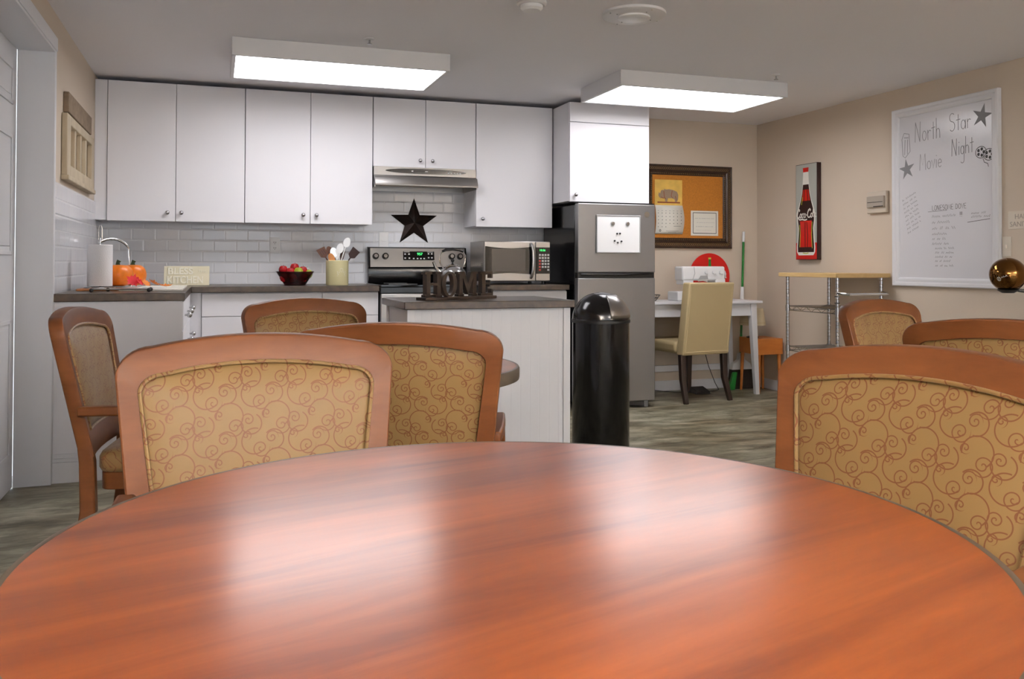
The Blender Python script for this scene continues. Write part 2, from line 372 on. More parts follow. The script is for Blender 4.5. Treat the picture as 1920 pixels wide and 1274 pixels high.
# stroke alphabet for handwriting, unit box, x advance at the end
def arc(cx, cy, rx, ry, a0, a1, n=10): return [(cx+rx*cos(R(a0+(a1-a0)*i/n)), cy+ry*sin(R(a0+(a1-a0)*i/n))) for i in range(n+1)]
SF = {
 'N': ([[(0, 0), (.05, 1)], [(.05, 1), (.5, 0)], [(.5, 0), (.55, 1)]], .75), 'o': ([arc(.22, .25, .2, .24, 90, 450)], .52),
 'r': ([[(.05, .5), (.08, 0)], arc(.25, .25, .18, .22, 160, 50, 5)], .42), 't': ([[(.2, .85), (.2, 0)], [(0, .55), (.4, .58)]], .45),
 'h': ([[(.05, 1), (.05, 0)], arc(.22, .28, .17, .2, 180, 0, 6)+[(.4, 0)]], .55), 'S': ([arc(.28, .75, .24, .22, 40, 250)+arc(.28, .27, .25, .25, 90, -140)], .65),
 'a': ([arc(.22, .25, .2, .24, 30, 390), [(.42, .5), (.45, 0)]], .55), 'M': ([[(0, 0), (.08, 1), (.35, .3), (.62, 1), (.7, 0)]], .85),
 'v': ([[(0, .5), (.18, 0), (.36, .55)]], .46), 'i': ([[(.08, .5), (.08, 0)], [(.08, .7), (.1, .75)]], .25),
 'e': ([[(.05, .25), (.4, .28)]+arc(.22, .25, .19, .24, 10, 320)], .52), 'g': ([arc(.22, .25, .19, .24, 30, 390), [(.42, .5), (.42, -.35)]+arc(.22, -.35, .2, .15, 0, -150, 6)], .55),
 'L': ([[(.05, 1), (.05, 0), (.5, 0)]], .6), 'O': ([arc(.3, .5, .28, .5, 90, 450, 14)], .72), 'E': ([[(.5, 1), (.05, 1), (.05, 0), (.5, 0)], [(.05, .5), (.42, .5)]], .62),
 'D': ([[(.05, 0), (.05, 1)], arc(.05, .5, .5, .5, 90, -90)], .7), 'V': ([[(0, 1), (.28, 0), (.56, 1)]], .66), ' ': ([], .5), '!': ([[(.1, 1), (.1, .3)], [(.1, .1), (.1, .02)]], .25)}
def handwrite(mb, s, u0, v0, h, w, fn, sx=1.0, slant=0, rise=0):
    u = u0
    for ch in s:
        st, adv = SF[ch]
        for pl in st: mb.ribbon([(u+(x+slant*y)*h*sx, v0+y*h+rise*(u-u0)) for x, y in pl], w, fn)
        u += adv*h*sx
    return u
def scribble(mb, u0, u1, v0, h, w, fn, ang=0, seed=0):
    rr = random.Random(seed); pts = []; u = u0; k = 0
    while u < u1:
        if rr.random() < .13 and len(pts) > 3:
            mb.ribbon(pts, w, fn); pts = []; u += h*.8
        x = u-u0; y = h*(.5+.5*rr.random())*(k % 2)
        pts.append((u0+x*cos(ang)-y*sin(ang), v0+x*sin(ang)+y*cos(ang))); u += h*(.25+.3*rr.random()); k += 1
    if len(pts) > 1: mb.ribbon(pts, w, fn)
def cursive(mb, u0, v0, h, fn, w):
    """the flowing Coca-Cola script as pen strokes"""
    def C(u): mb.ribbon([(u+x*h, v0+y*h) for x, y in [(.52, .78), (.62, .95), (.5, 1.05), (.28, .92), (.1, .6), (.05, .28), (.18, .05), (.4, .02), (.62, .18)]], w*1.25, fn)
    def o(u): mb.ribbon([(u+(x+.15*y)*h, v0+y*h) for x, y in arc(.2, .26, .15, .25, 90, 450, 12)], w, fn)
    def c(u): mb.ribbon([(u+(x+.15*y)*h, v0+y*h) for x, y in arc(.22, .26, .16, .25, 50, 300, 9)], w, fn)
    def a(u): o(u); mb.ribbon([(u+.42*h, v0+.5*h), (u+.38*h, v0+.1*h), (u+.5*h, v0+.04*h)], w, fn)
    def l(u): mb.ribbon([(u+x*h, v0+y*h) for x, y in [(.05, .1), (.25, .6), (.32, .95), (.2, 1), (.14, .6), (.14, .08), (.28, .06)]], w, fn)
    u = u0
    for f, adv in ((C, .56), (o, .38), (c, .36), (a, .5), (None, .22), (C, .56), (o, .38), (l, .27), (a, .5)):
        if f is None: mb.ribbon([(u, v0+.3*h), (u+.16*h, v0+.34*h)], w, fn)
        else: f(u)
        u += adv*h
    mb.ribbon([(u0+x*h, v0+y*h) for x, y in [(.35, -.02), (.6, -.22), (1.1, -.18), (1.6, -.28), (2.0, -.2)]], w*1.2, fn)
    return u

# ------------------------------------------------------------ room shell
def quadgrid(mb, plane, c, u0, u1, v0, v1, holes, th):
    """wall slab with rectangular openings; plane 'x' or 'y'; c inner face, th signed thickness"""
    us = sorted({u0, u1}|{h[0] for h in holes}|{h[1] for h in holes}); vs = sorted({v0, v1}|{h[2] for h in holes}|{h[3] for h in holes})
    for i in range(len(us)-1):
        for j in range(len(vs)-1):
            uc, vc = (us[i]+us[i+1])/2, (vs[j]+vs[j+1])/2
            if any(h[0] < uc < h[1] and h[2] < vc < h[3] for h in holes): continue
            a, b = sorted((c, c+th))
            if plane == 'x': mb.box(a, b, us[i], us[i+1], vs[j], vs[j+1])
            else: mb.box(us[i], us[i+1], a, b, vs[j], vs[j+1])
    return mb
struct('floor', MB().box(XL-.2, XR+.15, YR-.15, YB+.15, -.1, 0), M['floor'], smooth=False)
struct('ceiling', MB().box(XL-.2, XR+.15, YR-.15, YB+.15, ZC, ZC+.1), M['ceil'], smooth=False)
struct('wall_back', MB().box(XL-.15, XR+.15, YB, YB+.12, 0, ZC), M['wall'], smooth=False)
struct('wall_right', MB().box(XR, XR+.12, YR, YB, 0, ZC), M['wall'], smooth=False)
DO = (3.50, 4.655, 0, 2.09)      # door opening
struct('wall_left', quadgrid(MB(), 'x', XL, YR, YB, 0, ZC, [(DO[0]-.0125, DO[1]+.0125, 0, DO[3]+.001)], -.148), M['wall'], smooth=False)
WN = [(-.4, 1.2, .25, 2.10), (1.6, 4.1, .25, 2.10)]
struct('wall_rear', quadgrid(MB(), 'y', YR, XL, XR, 0, ZC, WN, -.12), M['wall'], smooth=False)
for i, (a, b, c, d) in enumerate(WN):
    mb = MB(); t = .04
    mb.box(a, a+t, YR-.08, YR-.03, c, d); mb.box(b-t, b, YR-.08, YR-.03, c, d); mb.box(a, b, YR-.08, YR-.03, c, c+t); mb.box(a, b, YR-.08, YR-.03, d-t, d)
    mb.box((a+b)/2-.02, (a+b)/2+.02, YR-.08, YR-.03, c, d)
    win = struct('window_%d' % (i+1), mb, M['trim'])
    obj('window_pane', MB().box(a+t, b-t, YR-.057, YR-.053, c+t, d-t), M['glassc'], win)
    window_portal(a, b, c, d)
# door recess, leaf and casing
dm = MB(); y0, y1, z1 = DO[0], DO[1], DO[3]; xd = XL-.148
dm.box(xd-.04, xd, y0, y1, .005, z1)
door = struct('door_1', dm, M['trim'])
for (pz0, pz1) in ((.16, .80), (1.10, 1.66), (1.80, 1.98)):
    for (a, b) in ((y0+.09, (y0+y1)/2-.03), ((y0+y1)/2+.03, y1-.09)):
        pm = MB(); t = .018
        pm.box(xd, xd+.007, a, a+t, pz0, pz1); pm.box(xd, xd+.007, b-t, b, pz0, pz1); pm.box(xd, xd+.007, a, b, pz0, pz0+t); pm.box(xd, xd+.007, a, b, pz1-t, pz1)
        pm.box(xd, xd+.004, a+.04, b-.04, pz0+.04, pz1-.04)
        obj('door_panel', pm, M['trim'], door, .002)
tm = MB()
tm.box(xd, XL+.016, y1, y1+.012, 0, z1); tm.box(XL+.0005, XL+.016, y1+.012, y1+.042, 0, z1+.06); tm.box(xd, XL+.016, y0-.012, y0, 0, z1); tm.box(XL+.0005, XL+.016, y0-.07, y0-.012, 0, z1+.06)
tm.box(xd, XL+.016, y0-.012, y1+.012, z1-.012, z1); tm.box(XL+.0005, XL+.02, y0-.07, y1+.042, z1, z1+.065)
struct('trim_1', tm, M['trim'], bevel=.003)
struct('baseboard_back', MB().box(3.0, XR, YB-.014, YB, 0, .085), M['trim'], bevel=.003)
struct('baseboard_right', MB().box(XR-.014, XR, YR, YB-.014, 0, .085), M['trim'], bevel=.003)
struct('baseboard_left', MB().box(XL, XL+.014, YR, 3.42, 0, .085), M['trim'], bevel=.003)
# tiled backsplash
uvx = lambda v, n: (v.x+.02, v.z-.914)
struct('trim_2', MB().box(XL+.008, 2.56, YB-.008, YB, .9, 1.80), M['tile'], uvf=uvx, smooth=False)
struct('trim_3', MB().box(XL, XL+.008, 4.70, YB, .9, 1.462), M['tile'], uvf=lambda v, n: (v.y, v.z-.914), smooth=False)

# ------------------------------------------------------------ ceiling fixtures
def fixture(x0, x1, y0, y1, label):
    z0 = 2.19; t = thing('ceiling_light', label, 'light', ((x0+x1)/2, (y0+y1)/2, z0), 'fluorescent ceiling lights')
    m = MB(); k = .022
    m.box(x0, x1, y0, y0+k, z0, ZC); m.box(x0, x1, y1-k, y1, z0, ZC); m.box(x0, x0+k, y0+k, y1-k, z0, ZC); m.box(x1-k, x1, y0+k, y1-k, z0, ZC); m.box(x0+k, x1-k, y0+k, y1-k, ZC-.02, ZC)
    obj('fixture_frame', m, M['fixture'], t, .003)
    obj('diffuser', MB().box(x0+k, x1-k, y0+k, y1-k, z0+.006, z0+.012), M['diffuser'], t, smooth=False)
fixture(.07, 1.285, 4.91, 5.55, 'long white box ceiling light glowing above the left cabinets')
fixture(2.395, 3.635, 4.93, 5.57, 'long white box ceiling light glowing in front of the fridge cabinet')
fixture(2.6, 3.82, -1.6, -.96, 'white box ceiling light near the rear right windows, out of view')
fixture(-.1, 1.12, -1.6, -.96, 'white box ceiling light at the back of the dining room, out of view')
def fill_torchiere(x, y, label):  # unseen uplight added behind the camera to brighten the ceiling
    t = thing('fill_uplight', label, 'added uplight', (x, y, 0), 'added fill uplights')
    obj('lamp_base', MB().lathe([(.001, 0), (.15, 0), (.15, .012), (.03, .03), (.001, .03)], (x, y, 0), 32), M['nickel'], t)
    obj('pole', MB().cyl((x, y, .03), (x, y, 1.62), .012, n=14), M['nickel'], t)
    obj('fill_bowl', MB().lathe([(.02, 1.60), (.10, 1.63), (.19, 1.72), (.195, 1.72), (.10, 1.622), (.02, 1.592)], (x, y, 0), 40), M['nickel'], t)
    obj('fill_emitter', MB().lathe([(.001, 1.655), (.13, 1.66), (.13, 1.675), (.001, 1.68)], (x, y, 0), 32), M['fill_glow'], t)
fill_torchiere(4.1, -1.9, 'added fill uplight near the right wall, out of view')
fill_torchiere(-.40, -1.9, 'added fill uplight near the left wall, out of view')
t = thing('ceiling_vent', 'round white perforated ceiling vent plate with screws', 'vent', (1.92, 3.81, ZC))
obj('mounting_plate', MB().lathe([(.155, 0), (.155, -.012), (.14, -.018), (.075, -.018)], (1.92, 3.81, ZC), 48), M['fixture'], t)
obj('vent_cover', MB().lathe([(.078, -.014), (.078, -.026), (.06, -.032), (.001, -.034)], (1.92, 3.81, ZC), 40), M['whiteplastic'], t)
for a in (0, 90, 180, 270):
    for rr in (.10, .14): obj('screw', MB().cyl((1.92+rr*cos(R(a+10)), 3.81+rr*sin(R(a+10)), ZC-.017), (1.92+rr*cos(R(a+10)), 3.81+rr*sin(R(a+10)), ZC-.021), .0035, n=8), M['greyplastic'], t)
t = thing('smoke_detector', 'small round white smoke detector at the top edge', 'smoke detector', (1.385, 3.80, ZC))
obj('detector_base', MB().lathe([(.07, 0), (.07, -.012), (.062, -.018)], (1.385, 3.80, ZC), 36), M['fixture'], t)
obj('detector_cap', MB().lathe([(.052, -.018), (.052, -.032), (.04, -.042), (.001, -.044)], (1.385, 3.80, ZC), 36), M['whiteplastic'], t)
for x, y, lb in ((.779, 4.71, 'small sprinkler head in front of the left ceiling light'), (3.406, 4.743, 'small sprinkler head in front of the right ceiling light')):
    t = thing('sprinkler_head', lb, 'sprinkler', (x, y, ZC), 'ceiling sprinklers')
    obj('escutcheon', MB().lathe([(.028, 0), (.026, -.006), (.012, -.009)], (x, y, ZC), 20), M['fixture'], t)
    obj('nozzle', MB().cyl((x, y, ZC-.009), (x, y, ZC-.03), .005, n=10).cyl((x, y, ZC-.03), (x, y, ZC-.033), .014, n=14), M['nickel'], t)

# ------------------------------------------------------------ cabinets
def knob(p, d, parent):
    p = Vector(p); d = Vector(d); m = MB()
    m.cyl(p, p+d*.014, .0055, n=12)
    c = p+d*.024; m.sphere(tuple(c), .0145, 16)
    return obj('knob', m, M['nickel'], parent)
def wallcab(x0, x1, z0, z1, yf, doors, label, top=None):
    """doors: list of (xa, xb, knob x, knob z)"""
    t = thing('wall_cabinet', label, 'cabinet', ((x0+x1)/2, YB, z0), 'white wall cabinets')
    m = MB().box(x0, x1, yf+.02, YB-.009, z0+.001, z1)
    obj('cabinet_body', m, M['cab'], t, .001)
    for xa, xb, kx, kz in doors:
        dz1 = top or z1-.003
        d = boxo('cabinet_door', (xa+.0018, xb-.0018, yf, yf+.0185, z0-.004, dz1), M['cab'], t, .0012)
        knob((kx, yf, kz), (0, -1, 0), d)
    return t
UF = 6.20
boxo('cabinet_filler', (XL+.001, -.682, UF+.012, YB-.009, 1.345, 2.262), M['cab'], tag(thing('cabinet_end_filler', 'narrow white filler strip between left wall and first wall cabinet', 'cabinet filler', (XL, YB, 1.345)), 'narrow white filler strip between left wall and first wall cabinet', 'cabinet filler'), .001)
wallcab(-.680, .178, 1.345, 2.262, UF, [(-.680, -.261, -.311, 1.398), (-.261, .178, -.225, 1.398)], 'white two-door wall cabinet at far left above the sink')
wallcab(.180, 1.052, 1.345, 2.262, UF, [(.180, .617, .568, 1.4), (.617, 1.052, .659, 1.4)], 'white two-door wall cabinet just left of the range hood')
wallcab(1.056, 1.819, 1.766, 2.262, UF, [(1.056, 1.439, 1.395, 1.812), (1.439, 1.819, 1.487, 1.812)], 'short two-door wall cabinet above the range hood')
wallcab(1.822, 2.432, 1.345, 2.262, UF, [(1.822, 2.432, 1.871, 1.398)], 'white single-door wall cabinet above the microwave')
t = wallcab(2.442, 3.092, 1.527, 2.255, 5.88, [(2.442, 3.092, 2.484, 1.572)], 'deep white wall cabinet above the fridge', top=2.106)
boxo('top_panel', (2.4438, 3.0902, 5.88, 5.8985, 2.111, 2.254), M['cab'], t, .0012)

# base cabinets along the back
def basecab(x0, x1, rows, label, yf=5.90):
    t = thing('base_cabinet', label, 'cabinet', ((x0+x1)/2, yf, 0), 'white base cabinets')
    obj('cabinet_body', MB().box(x0, x1, yf+.02, YB-.009, .10, .874).box(x0, x1, yf+.07, YB-.05, 0, .10), M['cab'], t, .001)
    for nm, xa, xb, za, zb, kn in rows:
        d = boxo(nm, (xa+.0018, xb-.0018, yf, yf+.0185, za+.002, zb-.002), M['cab'], t, .0012)
        if kn: knob(((xa+xb)/2, yf, (za+zb)/2) if nm == 'drawer' else (xb-.05, yf, zb-.05), (0, -1, 0), d)
    return t
basecab(-.088, .668, [('drawer', -.088, .668, .72, .868, 0), ('cabinet_door', -.088, .29, .10, .72, 1), ('cabinet_door', .29, .668, .10, .72, 0)], 'white base cabinet under the counter sign and fruit bowl')
basecab(.670, 1.046, [('drawer', .670, 1.046, .715, .868, 0), ('drawer', .670, 1.046, .41, .715, 0), ('drawer', .670, 1.046, .10, .41, 0)], 'white drawer cabinet left of the stove')
basecab(1.815, 2.43, [('drawer', 1.815, 2.43, .72, .868, 0), ('cabinet_door', 1.815, 2.43, .10, .72, 1)], 'white base cabinet under the microwave')
# left run
t = thing('base_cabinet', 'white sink cabinet along the left wall with plain end panel', 'cabinet', (-.46, 4.70, 0), 'white base cabinets')
obj('cabinet_body', MB().box(XL+.001, -.175, 4.70, YB-.009, .0, .874).box(-.175, -.09, 5.92, YB-.009, 0, .874), M['cab'], t, .001)
boxo('end_panel', (XL+.001, -.160, 4.692, 4.70, .0, .874), M['cab'], t, .001)
m = MB().box(XL+.002, -.157, 4.682, 4.692, 0, .10).box(XL+.002, -.159, 4.686, 4.692, .10, .118).box(XL+.002, -.161, 4.689, 4.692, .118, .14)
obj('base_moulding', m, M['trim'], t, .002)
for ya, yb, za, zb, kz in ((4.71, 5.1, .72, .868, .79), (5.1, 5.5, .72, .868, .79), (5.5, 5.9, .72, .868, .79), (4.71, 5.1, .10, .72, .64), (5.1, 5.5, .10, .72, .64), (5.5, 5.9, .10, .72, .64)):
    d = boxo('drawer' if za > .5 else 'cabinet_door', (-.175, -.157, ya+.002, yb-.002, za+.002, zb-.002), M['cab'], t, .0012)
    knob((-.157, (ya+yb)/2 if za > .5 else yb-.06, kz-(.0 if za > .5 else .02)), (1, 0, 0), d)
# countertops
def ctop(name, poly, z0, label, cat='countertop'):
    m = MB().prism(poly, lambda u, v, d: (u, v, d), z0, .914)
    return tag(obj(name, m, M['counter'], bevel=.003), label, cat)
ctop('countertop', [(XL+.009, 4.675), (-.150, 4.675), (-.150, 5.87), (1.047, 5.87), (1.047, YB-.009), (XL+.009, YB-.009)], .875, 'L-shaped dark mottled countertop under the pumpkins and fruit bowl')
ctop('countertop', [(1.812, 5.865), (2.437, 5.865), (2.437, YB-.009), (1.812, YB-.009)], .875, 'short dark mottled countertop under the microwave')
# island
t = thing('kitchen_island', 'white beadboard island with dark top in front of the stove', 'island', (1.06, 3.6, 0))
ux = lambda v, n: ((v.x if abs(n.y) > .5 else v.y), v.z)
obj('island_body', MB().box(.725, 1.405, 3.405, 3.84, 0, .882), M['bead'], t, uvf=ux, smooth=False)
m = MB()
for (x, y) in ((.717, 3.397), (1.385, 3.397), (.717, 3.82), (1.385, 3.82)): obj('corner_trim', MB().box(x, x+.03, y, y+.028, 0, .882), M['trim'], t, .001)

obj('island_top', MB().box(.70, 1.425, 3.37, 3.865, .883, .914), M['counter'], t, .003)

# ------------------------------------------------------------ range hood
t = thing('range_hood', 'stainless steel range hood with black control strip over the stove', 'range hood', (1.44, 6.3, 1.62))
xa, xb = 1.058, 1.818
pr = [(YB-.01, 1.762), (6.185, 1.762), (6.185, 1.700), (6.150, 1.690), (6.125, 1.640), (6.125, 1.622), (6.145, 1.622), (6.17, 1.66), (YB-.01, 1.66)]
obj('hood_shell', MB().prism(pr, lambda u, v, d: (d, u, v), xa, xb), M['steel'], t, .002)
obj('side_skirt', MB().box(xa, xa+.008, 6.15, YB-.01, 1.612, 1.66).box(xb-.008, xb, 6.15, YB-.01, 1.612, 1.66).box(xa, xb, YB-.02, YB-.01, 1.612, 1.66), M['steel'], t)
obj('filter', MB().box(xa+.1, xb-.1, 6.2, YB-.06, 1.645, 1.66), M['under'], t, .002)
el = [(1.44+.30*cos(a)*(1), 1.733+.019*sin(a)) for a in [2*PI*i/40 for i in range(40)]]
el = [(x, z) for x, z in el]
cs = obj('control_strip', MB().prism(el, lambda u, v, d: (u, d, v), 6.176, 6.186), M['black'], t)
m = MB(); m.box(1.33, 1.342, 6.174, 6.177, 1.729, 1.737)
for i in range(5): m.box(1.60+i*.022, 1.61+i*.022, 6.174, 6.177, 1.724, 1.732)
m.box(1.43, 1.45, 6.174, 6.177, 1.731, 1.736); obj('switch_marks', m, M['ink'], cs)

# ------------------------------------------------------------ stove
t = thing('electric_stove', 'stainless electric stove with black glass top and green clock', 'stove', (1.43, 6.2, 0))
obj('oven_body', MB().box(1.052, 1.808, 5.895, 6.49, .03, .905), M['blackmetal'], t, .003)
obj('cooktop', MB().box(1.050, 1.810, 5.845, 6.44, .905, .920), M['glassblack'], t, .003)
obj('vent_strip', MB().box(1.052, 1.808, 5.858, 5.90, .862, .904), M['black'], t, .003)
d = obj('oven_door', MB().box(1.055, 1.805, 5.852, 5.894, .22, .858), M['steel'], t, .004)
obj('oven_window', MB().box(1.14, 1.72, 5.850, 5.852, .36, .74), M['glassblack'], d)
obj('oven_handle', MB().tube([(1.08, 5.852, .815), (1.08, 5.81, .815), (1.78, 5.81, .815), (1.78, 5.852, .815)], .012, 12), M['black'], d)
obj('storage_drawer', MB().box(1.055, 1.805, 5.855, 5.894, .04, .212), M['steel'], t, .004)
# back guard
pf = [(6.50, .920), (6.44, .920), (6.425, .95), (6.435, 1.03), (6.43, 1.035), (6.455, 1.185), (6.50, 1.190)]
bgd = obj('backguard', MB().prism(pf, lambda u, v, d: (d, u, v), 1.063, 1.820), M['black'], t, .004)
# steel fascia lies on the sloped face (6.43,1.035)->(6.455,1.185)
def gd(x, s, d):    # s 0..1 up the slope, d out
    n = Vector((0, -.986, .164)); p = Vector((x, 6.43+.025*s, 1.035+.150*s)); return tuple(p+n*d)
def gbox(mb, x0, x1, s0, s1, d0, d1):
    vs = [gd(x, s, d) for x in (x0, x1) for s in (s0, s1) for d in (d0, d1)]
    return mb.add(vs, [(0, 1, 3, 2), (4, 6, 7, 5), (0, 4, 5, 1), (2, 3, 7, 6), (0, 2, 6, 4), (1, 5, 7, 3)])
obj('fascia', gbox(MB(), 1.078, 1.806, .02, .96, 0, .004), M['steel'], bgd, .001)
dp = obj('display', gbox(MB(), 1.325, 1.565, .36, .80, .004, .008), M['glassblack'], bgd, .002)
fn = lambda u, v, d: gd(u, v/.152, .008+d)
obj('clock_digits', MB().text('05:17', .026, fn, .0006, sx=.8, d0=.0004) if False else MB().text('957', .028, lambda u, v, d: fn(1.432+u, .092+v, d), .0006, d0=.0004), M['led'], dp)
m = MB()
for (x, s) in ((1.34, .66), (1.37, .66), (1.34, .46), (1.372, .46), (1.405, .44), (1.435, .44), (1.46, .44), (1.485, .44), (1.52, .68), (1.545, .68), (1.52, .48), (1.545, .48)):
    gbox(m, x-.006, x+.006, s-.03, s+.03, .008, .0088)
gbox(m, 1.332, 1.375, .755, .775, .008, .0088); gbox(m, 1.51, 1.555, .755, .775, .008, .0088); obj('key_marks', m, M['ink'], dp)
for x in (1.118, 1.19, 1.70, 1.766):
    k = obj('burner_knob', MB().cyl(gd(x, .55, .003), gd(x, .55, .028), .025, .022, 24), M['black'], bgd, .001)
    obj('knob_grip', MB().cyl(gd(x, .55, .028), gd(x, .55, .030), .014, n=16), M['chrome'], k)
for x, y, r in ((1.24, 6.02, .10), (1.62, 6.02, .085), (1.24, 6.30, .085), (1.62, 6.30, .10)):
    m = MB().lathe([(r-.004, .9202), (r-.004, .9207), (r, .9207), (r, .9202)], (x, y, 0), 40, cap=False); obj('burner_ring', m, M['greyplastic'], t)
# kettle
kx, ky, kz = 1.60, 6.03, .9212
t = thing('tea_kettle', 'polished chrome tea kettle with black handle on the stove', 'kettle', (kx, ky, kz))
obj('kettle_body', MB().lathe([(.001, 0), (.085, 0), (.098, .012), (.102, .04), (.092, .085), (.066, .118), (.046, .128), (.045, .133), (.030, .142), (.001, .145)], (kx, ky, kz), 40), M['chrome'], t)
obj('lid_knob', MB().cyl((kx, ky, kz+.144), (kx, ky, kz+.156), .006, n=12).sphere((kx, ky, kz+.166), .013, 16), M['black'], t)
obj('spout', MB().tube([(kx-.07, ky-.02, kz+.06), (kx-.11, ky-.03, kz+.085), (kx-.135, ky-.035, kz+.12), (kx-.15, ky-.04, kz+.155)], [.022, .017, .012, .010], 14), M['chrome'], t)
for s in (-1, 1):
    obj('handle_arm', MB().tube([(kx+s*.07, ky, kz+.11), (kx+s*.092, ky, kz+.15), (kx+s*.096, ky, kz+.20), (kx+s*.075, ky, kz+.232), (kx+s*.05, ky, kz+.240)], .0045, 10), M['chrome'], t)
obj('handle_grip', MB().tube([(kx-.078, ky, kz+.230), (kx-.05, ky, kz+.242), (kx, ky, kz+.247), (kx+.05, ky, kz+.242), (kx+.078, ky, kz+.230)], [.008, .010, .011, .010, .008], 12), M['black'], t)

# ------------------------------------------------------------ microwave
t = thing('microwave_oven', 'stainless microwave oven with green clock beside the fridge', 'microwave', (2.08, 6.17, .914))
obj('microwave_case', MB().box(1.828, 2.335, 6.012, 6.37, .936, 1.230), M['steel'], t, .004)
for x in (1.86, 2.30):
    for y in (6.04, 6.34): obj('foot', MB().cyl((x, y, .9145), (x, y, .937), .014, n=14), M['black'], t)
d = obj('microwave_door', MB().box(1.828, 2.218, 5.992, 6.011, .940, 1.226), M['steel'], t, .003)
pl = [(1.832, .99)] + [(1.832+.375*i/10, .985+.012*sin(PI*i/10)*1.0) for i in range(11)] + [(2.207, 1.19)] + [(2.207-.375*i/10, 1.195-.014*sin(PI*i/10)*-1+.0) for i in range(11)]
pl = [(1.832+.375*i/10, .985+.012*sin(PI*i/10)) for i in range(11)] + [(2.207-.375*i/10, 1.192-.014*sin(PI*i/10)) for i in range(11)]
obj('door_glass', MB().prism(pl, lambda u, v, dd: (u, dd, v), 5.9895, 5.993), M['glassblack'], d)
obj('door_window', MB().box(1.882, 2.14, 5.9885, 5.990, 1.012, 1.172), M['ovenglass'], d)
obj('door_handle', MB().tube([(2.182, 5.990, .962), (2.184, 5.972, .975), (2.190, 5.966, 1.02), (2.192, 5.964, 1.09), (2.190, 5.966, 1.16), (2.184, 5.972, 1.200), (2.182, 5.990, 1.212)], .011, 12), M['nickel'], d)
p = obj('control_panel', MB().box(2.221, 2.334, 5.992, 6.011, .940, 1.226), M['steel'], t, .003)
obj('panel_glass', MB().box(2.223, 2.332, 5.990, 5.993, .992, 1.186), M['glassblack'], p)
obj('clock_digits', MB().text('10:56', .022, lambda u, v, dd: (2.247+u, 5.9895-dd, 1.158+v), .0005), M['led'], p)
for r_ in range(6):
    for c_ in range(4):
        if r_ == 0: zz = 1.132
        x = 2.245+c_*.022; z = 1.137-r_*.022
        if r_ == 5 and c_ in (1, 2): continue
        obj('key', MB().box(x, x+.015, 5.9885, 5.990, z-.013, z), M['redbutton'] if (c_ == 0 and r_ > 1) else M['button'], p, smooth=False)
m = MB()
for i in range(6):
    for j in range(4): m.box(1.8272, 1.828, 6.04+.012*j, 6.046+.012*j, 1.0+.012*i, 1.006+.012*i)
obj('side_vent', m, M['hole'], t)

# ------------------------------------------------------------ fridge
t = thing('refrigerator', 'stainless top-freezer refrigerator with black sides', 'refrigerator', (2.79, 6.15, 0))
obj('fridge_body', MB().box(2.475, 3.100, 5.868, 6.50, .045, 1.500), M['black'], t, .006)
obj('kick_plate', MB().box(2.49, 3.07, 5.85, 5.90, .012, .05), M['blackmetal'], t)
d1 = obj('freezer_door', MB().box(2.475, 3.100, 5.800, 5.862, 1.002, 1.508), M['fridge'], t, .007, seg=3)
d2 = obj('fridge_door', MB().box(2.475, 3.100, 5.800, 5.862, .052, .962), M['fridge'], t, .007, seg=3)
obj('door_gasket', MB().box(2.480, 3.095, 5.862, 5.868, .06, 1.500).box(2.478, 3.097, 5.812, 5.866, .962, 1.002), M['gasket'], t)
obj('door_handle', MB().sweep([(2.50, 5.81, .993), (2.56, 5.80, .990), (2.8, 5.797, .986), (3.03, 5.80, .990), (3.07, 5.81, .993)], .02, .012), M['black'], d1, .002)
obj('hinge_cover', MB().box(2.476, 3.099, 5.81, 5.87, 1.509, 1.517), M['gasket'], t, .003)
obj('badge', MB().cyl((3.03, 5.8005, 1.434), (3.03, 5.7975, 1.434), .022, n=28), M['chrome'], d1)
for x, y in ((2.52, 5.86), (3.05, 5.86), (2.52, 6.45), (3.05, 6.45)): obj('foot', MB().cyl((x, y, 0), (x, y, .05), .02, n=14), M['greyplastic'], t)
t = thing('magnetic_board', 'small white magnetic board with grey rim on the freezer door', 'memo board', (2.795, 5.80, 1.147))
obj('board_panel', MB().box(2.622, 2.966, 5.789, 5.797, 1.152, 1.418), M['whiteplastic'], t, .003)
obj('board_rim', MB().tube([(2.62, 5.790, 1.15), (2.968, 5.790, 1.15), (2.968, 5.790, 1.420), (2.62, 5.790, 1.420)], .006, 8, closed=True), M['greyplastic'], t)
for x, z, lb in ((2.745, 1.362, 'left round silver magnet near the top of the memo board'), (2.865, 1.362, 'right round silver magnet near the top of the memo board')):
    tag(obj('magnet', MB().cyl((x, 5.7888, z), (x, 5.780, z), .017, .014, 20), M['nickel'], bevel=.001), lb, 'magnet', 'memo board magnets')
for x, z in ((2.78, 1.288), (2.803, 1.289), (2.76, 1.235), (2.785, 1.222), (2.815, 1.232)):
    tag(obj('magnet', MB().cyl((x, 5.7888, z), (x, 5.782, z), .0065, n=12), M['blackmetal']), 'tiny dark magnet in the face-like cluster on the memo board', 'magnet', 'tiny dark magnets')

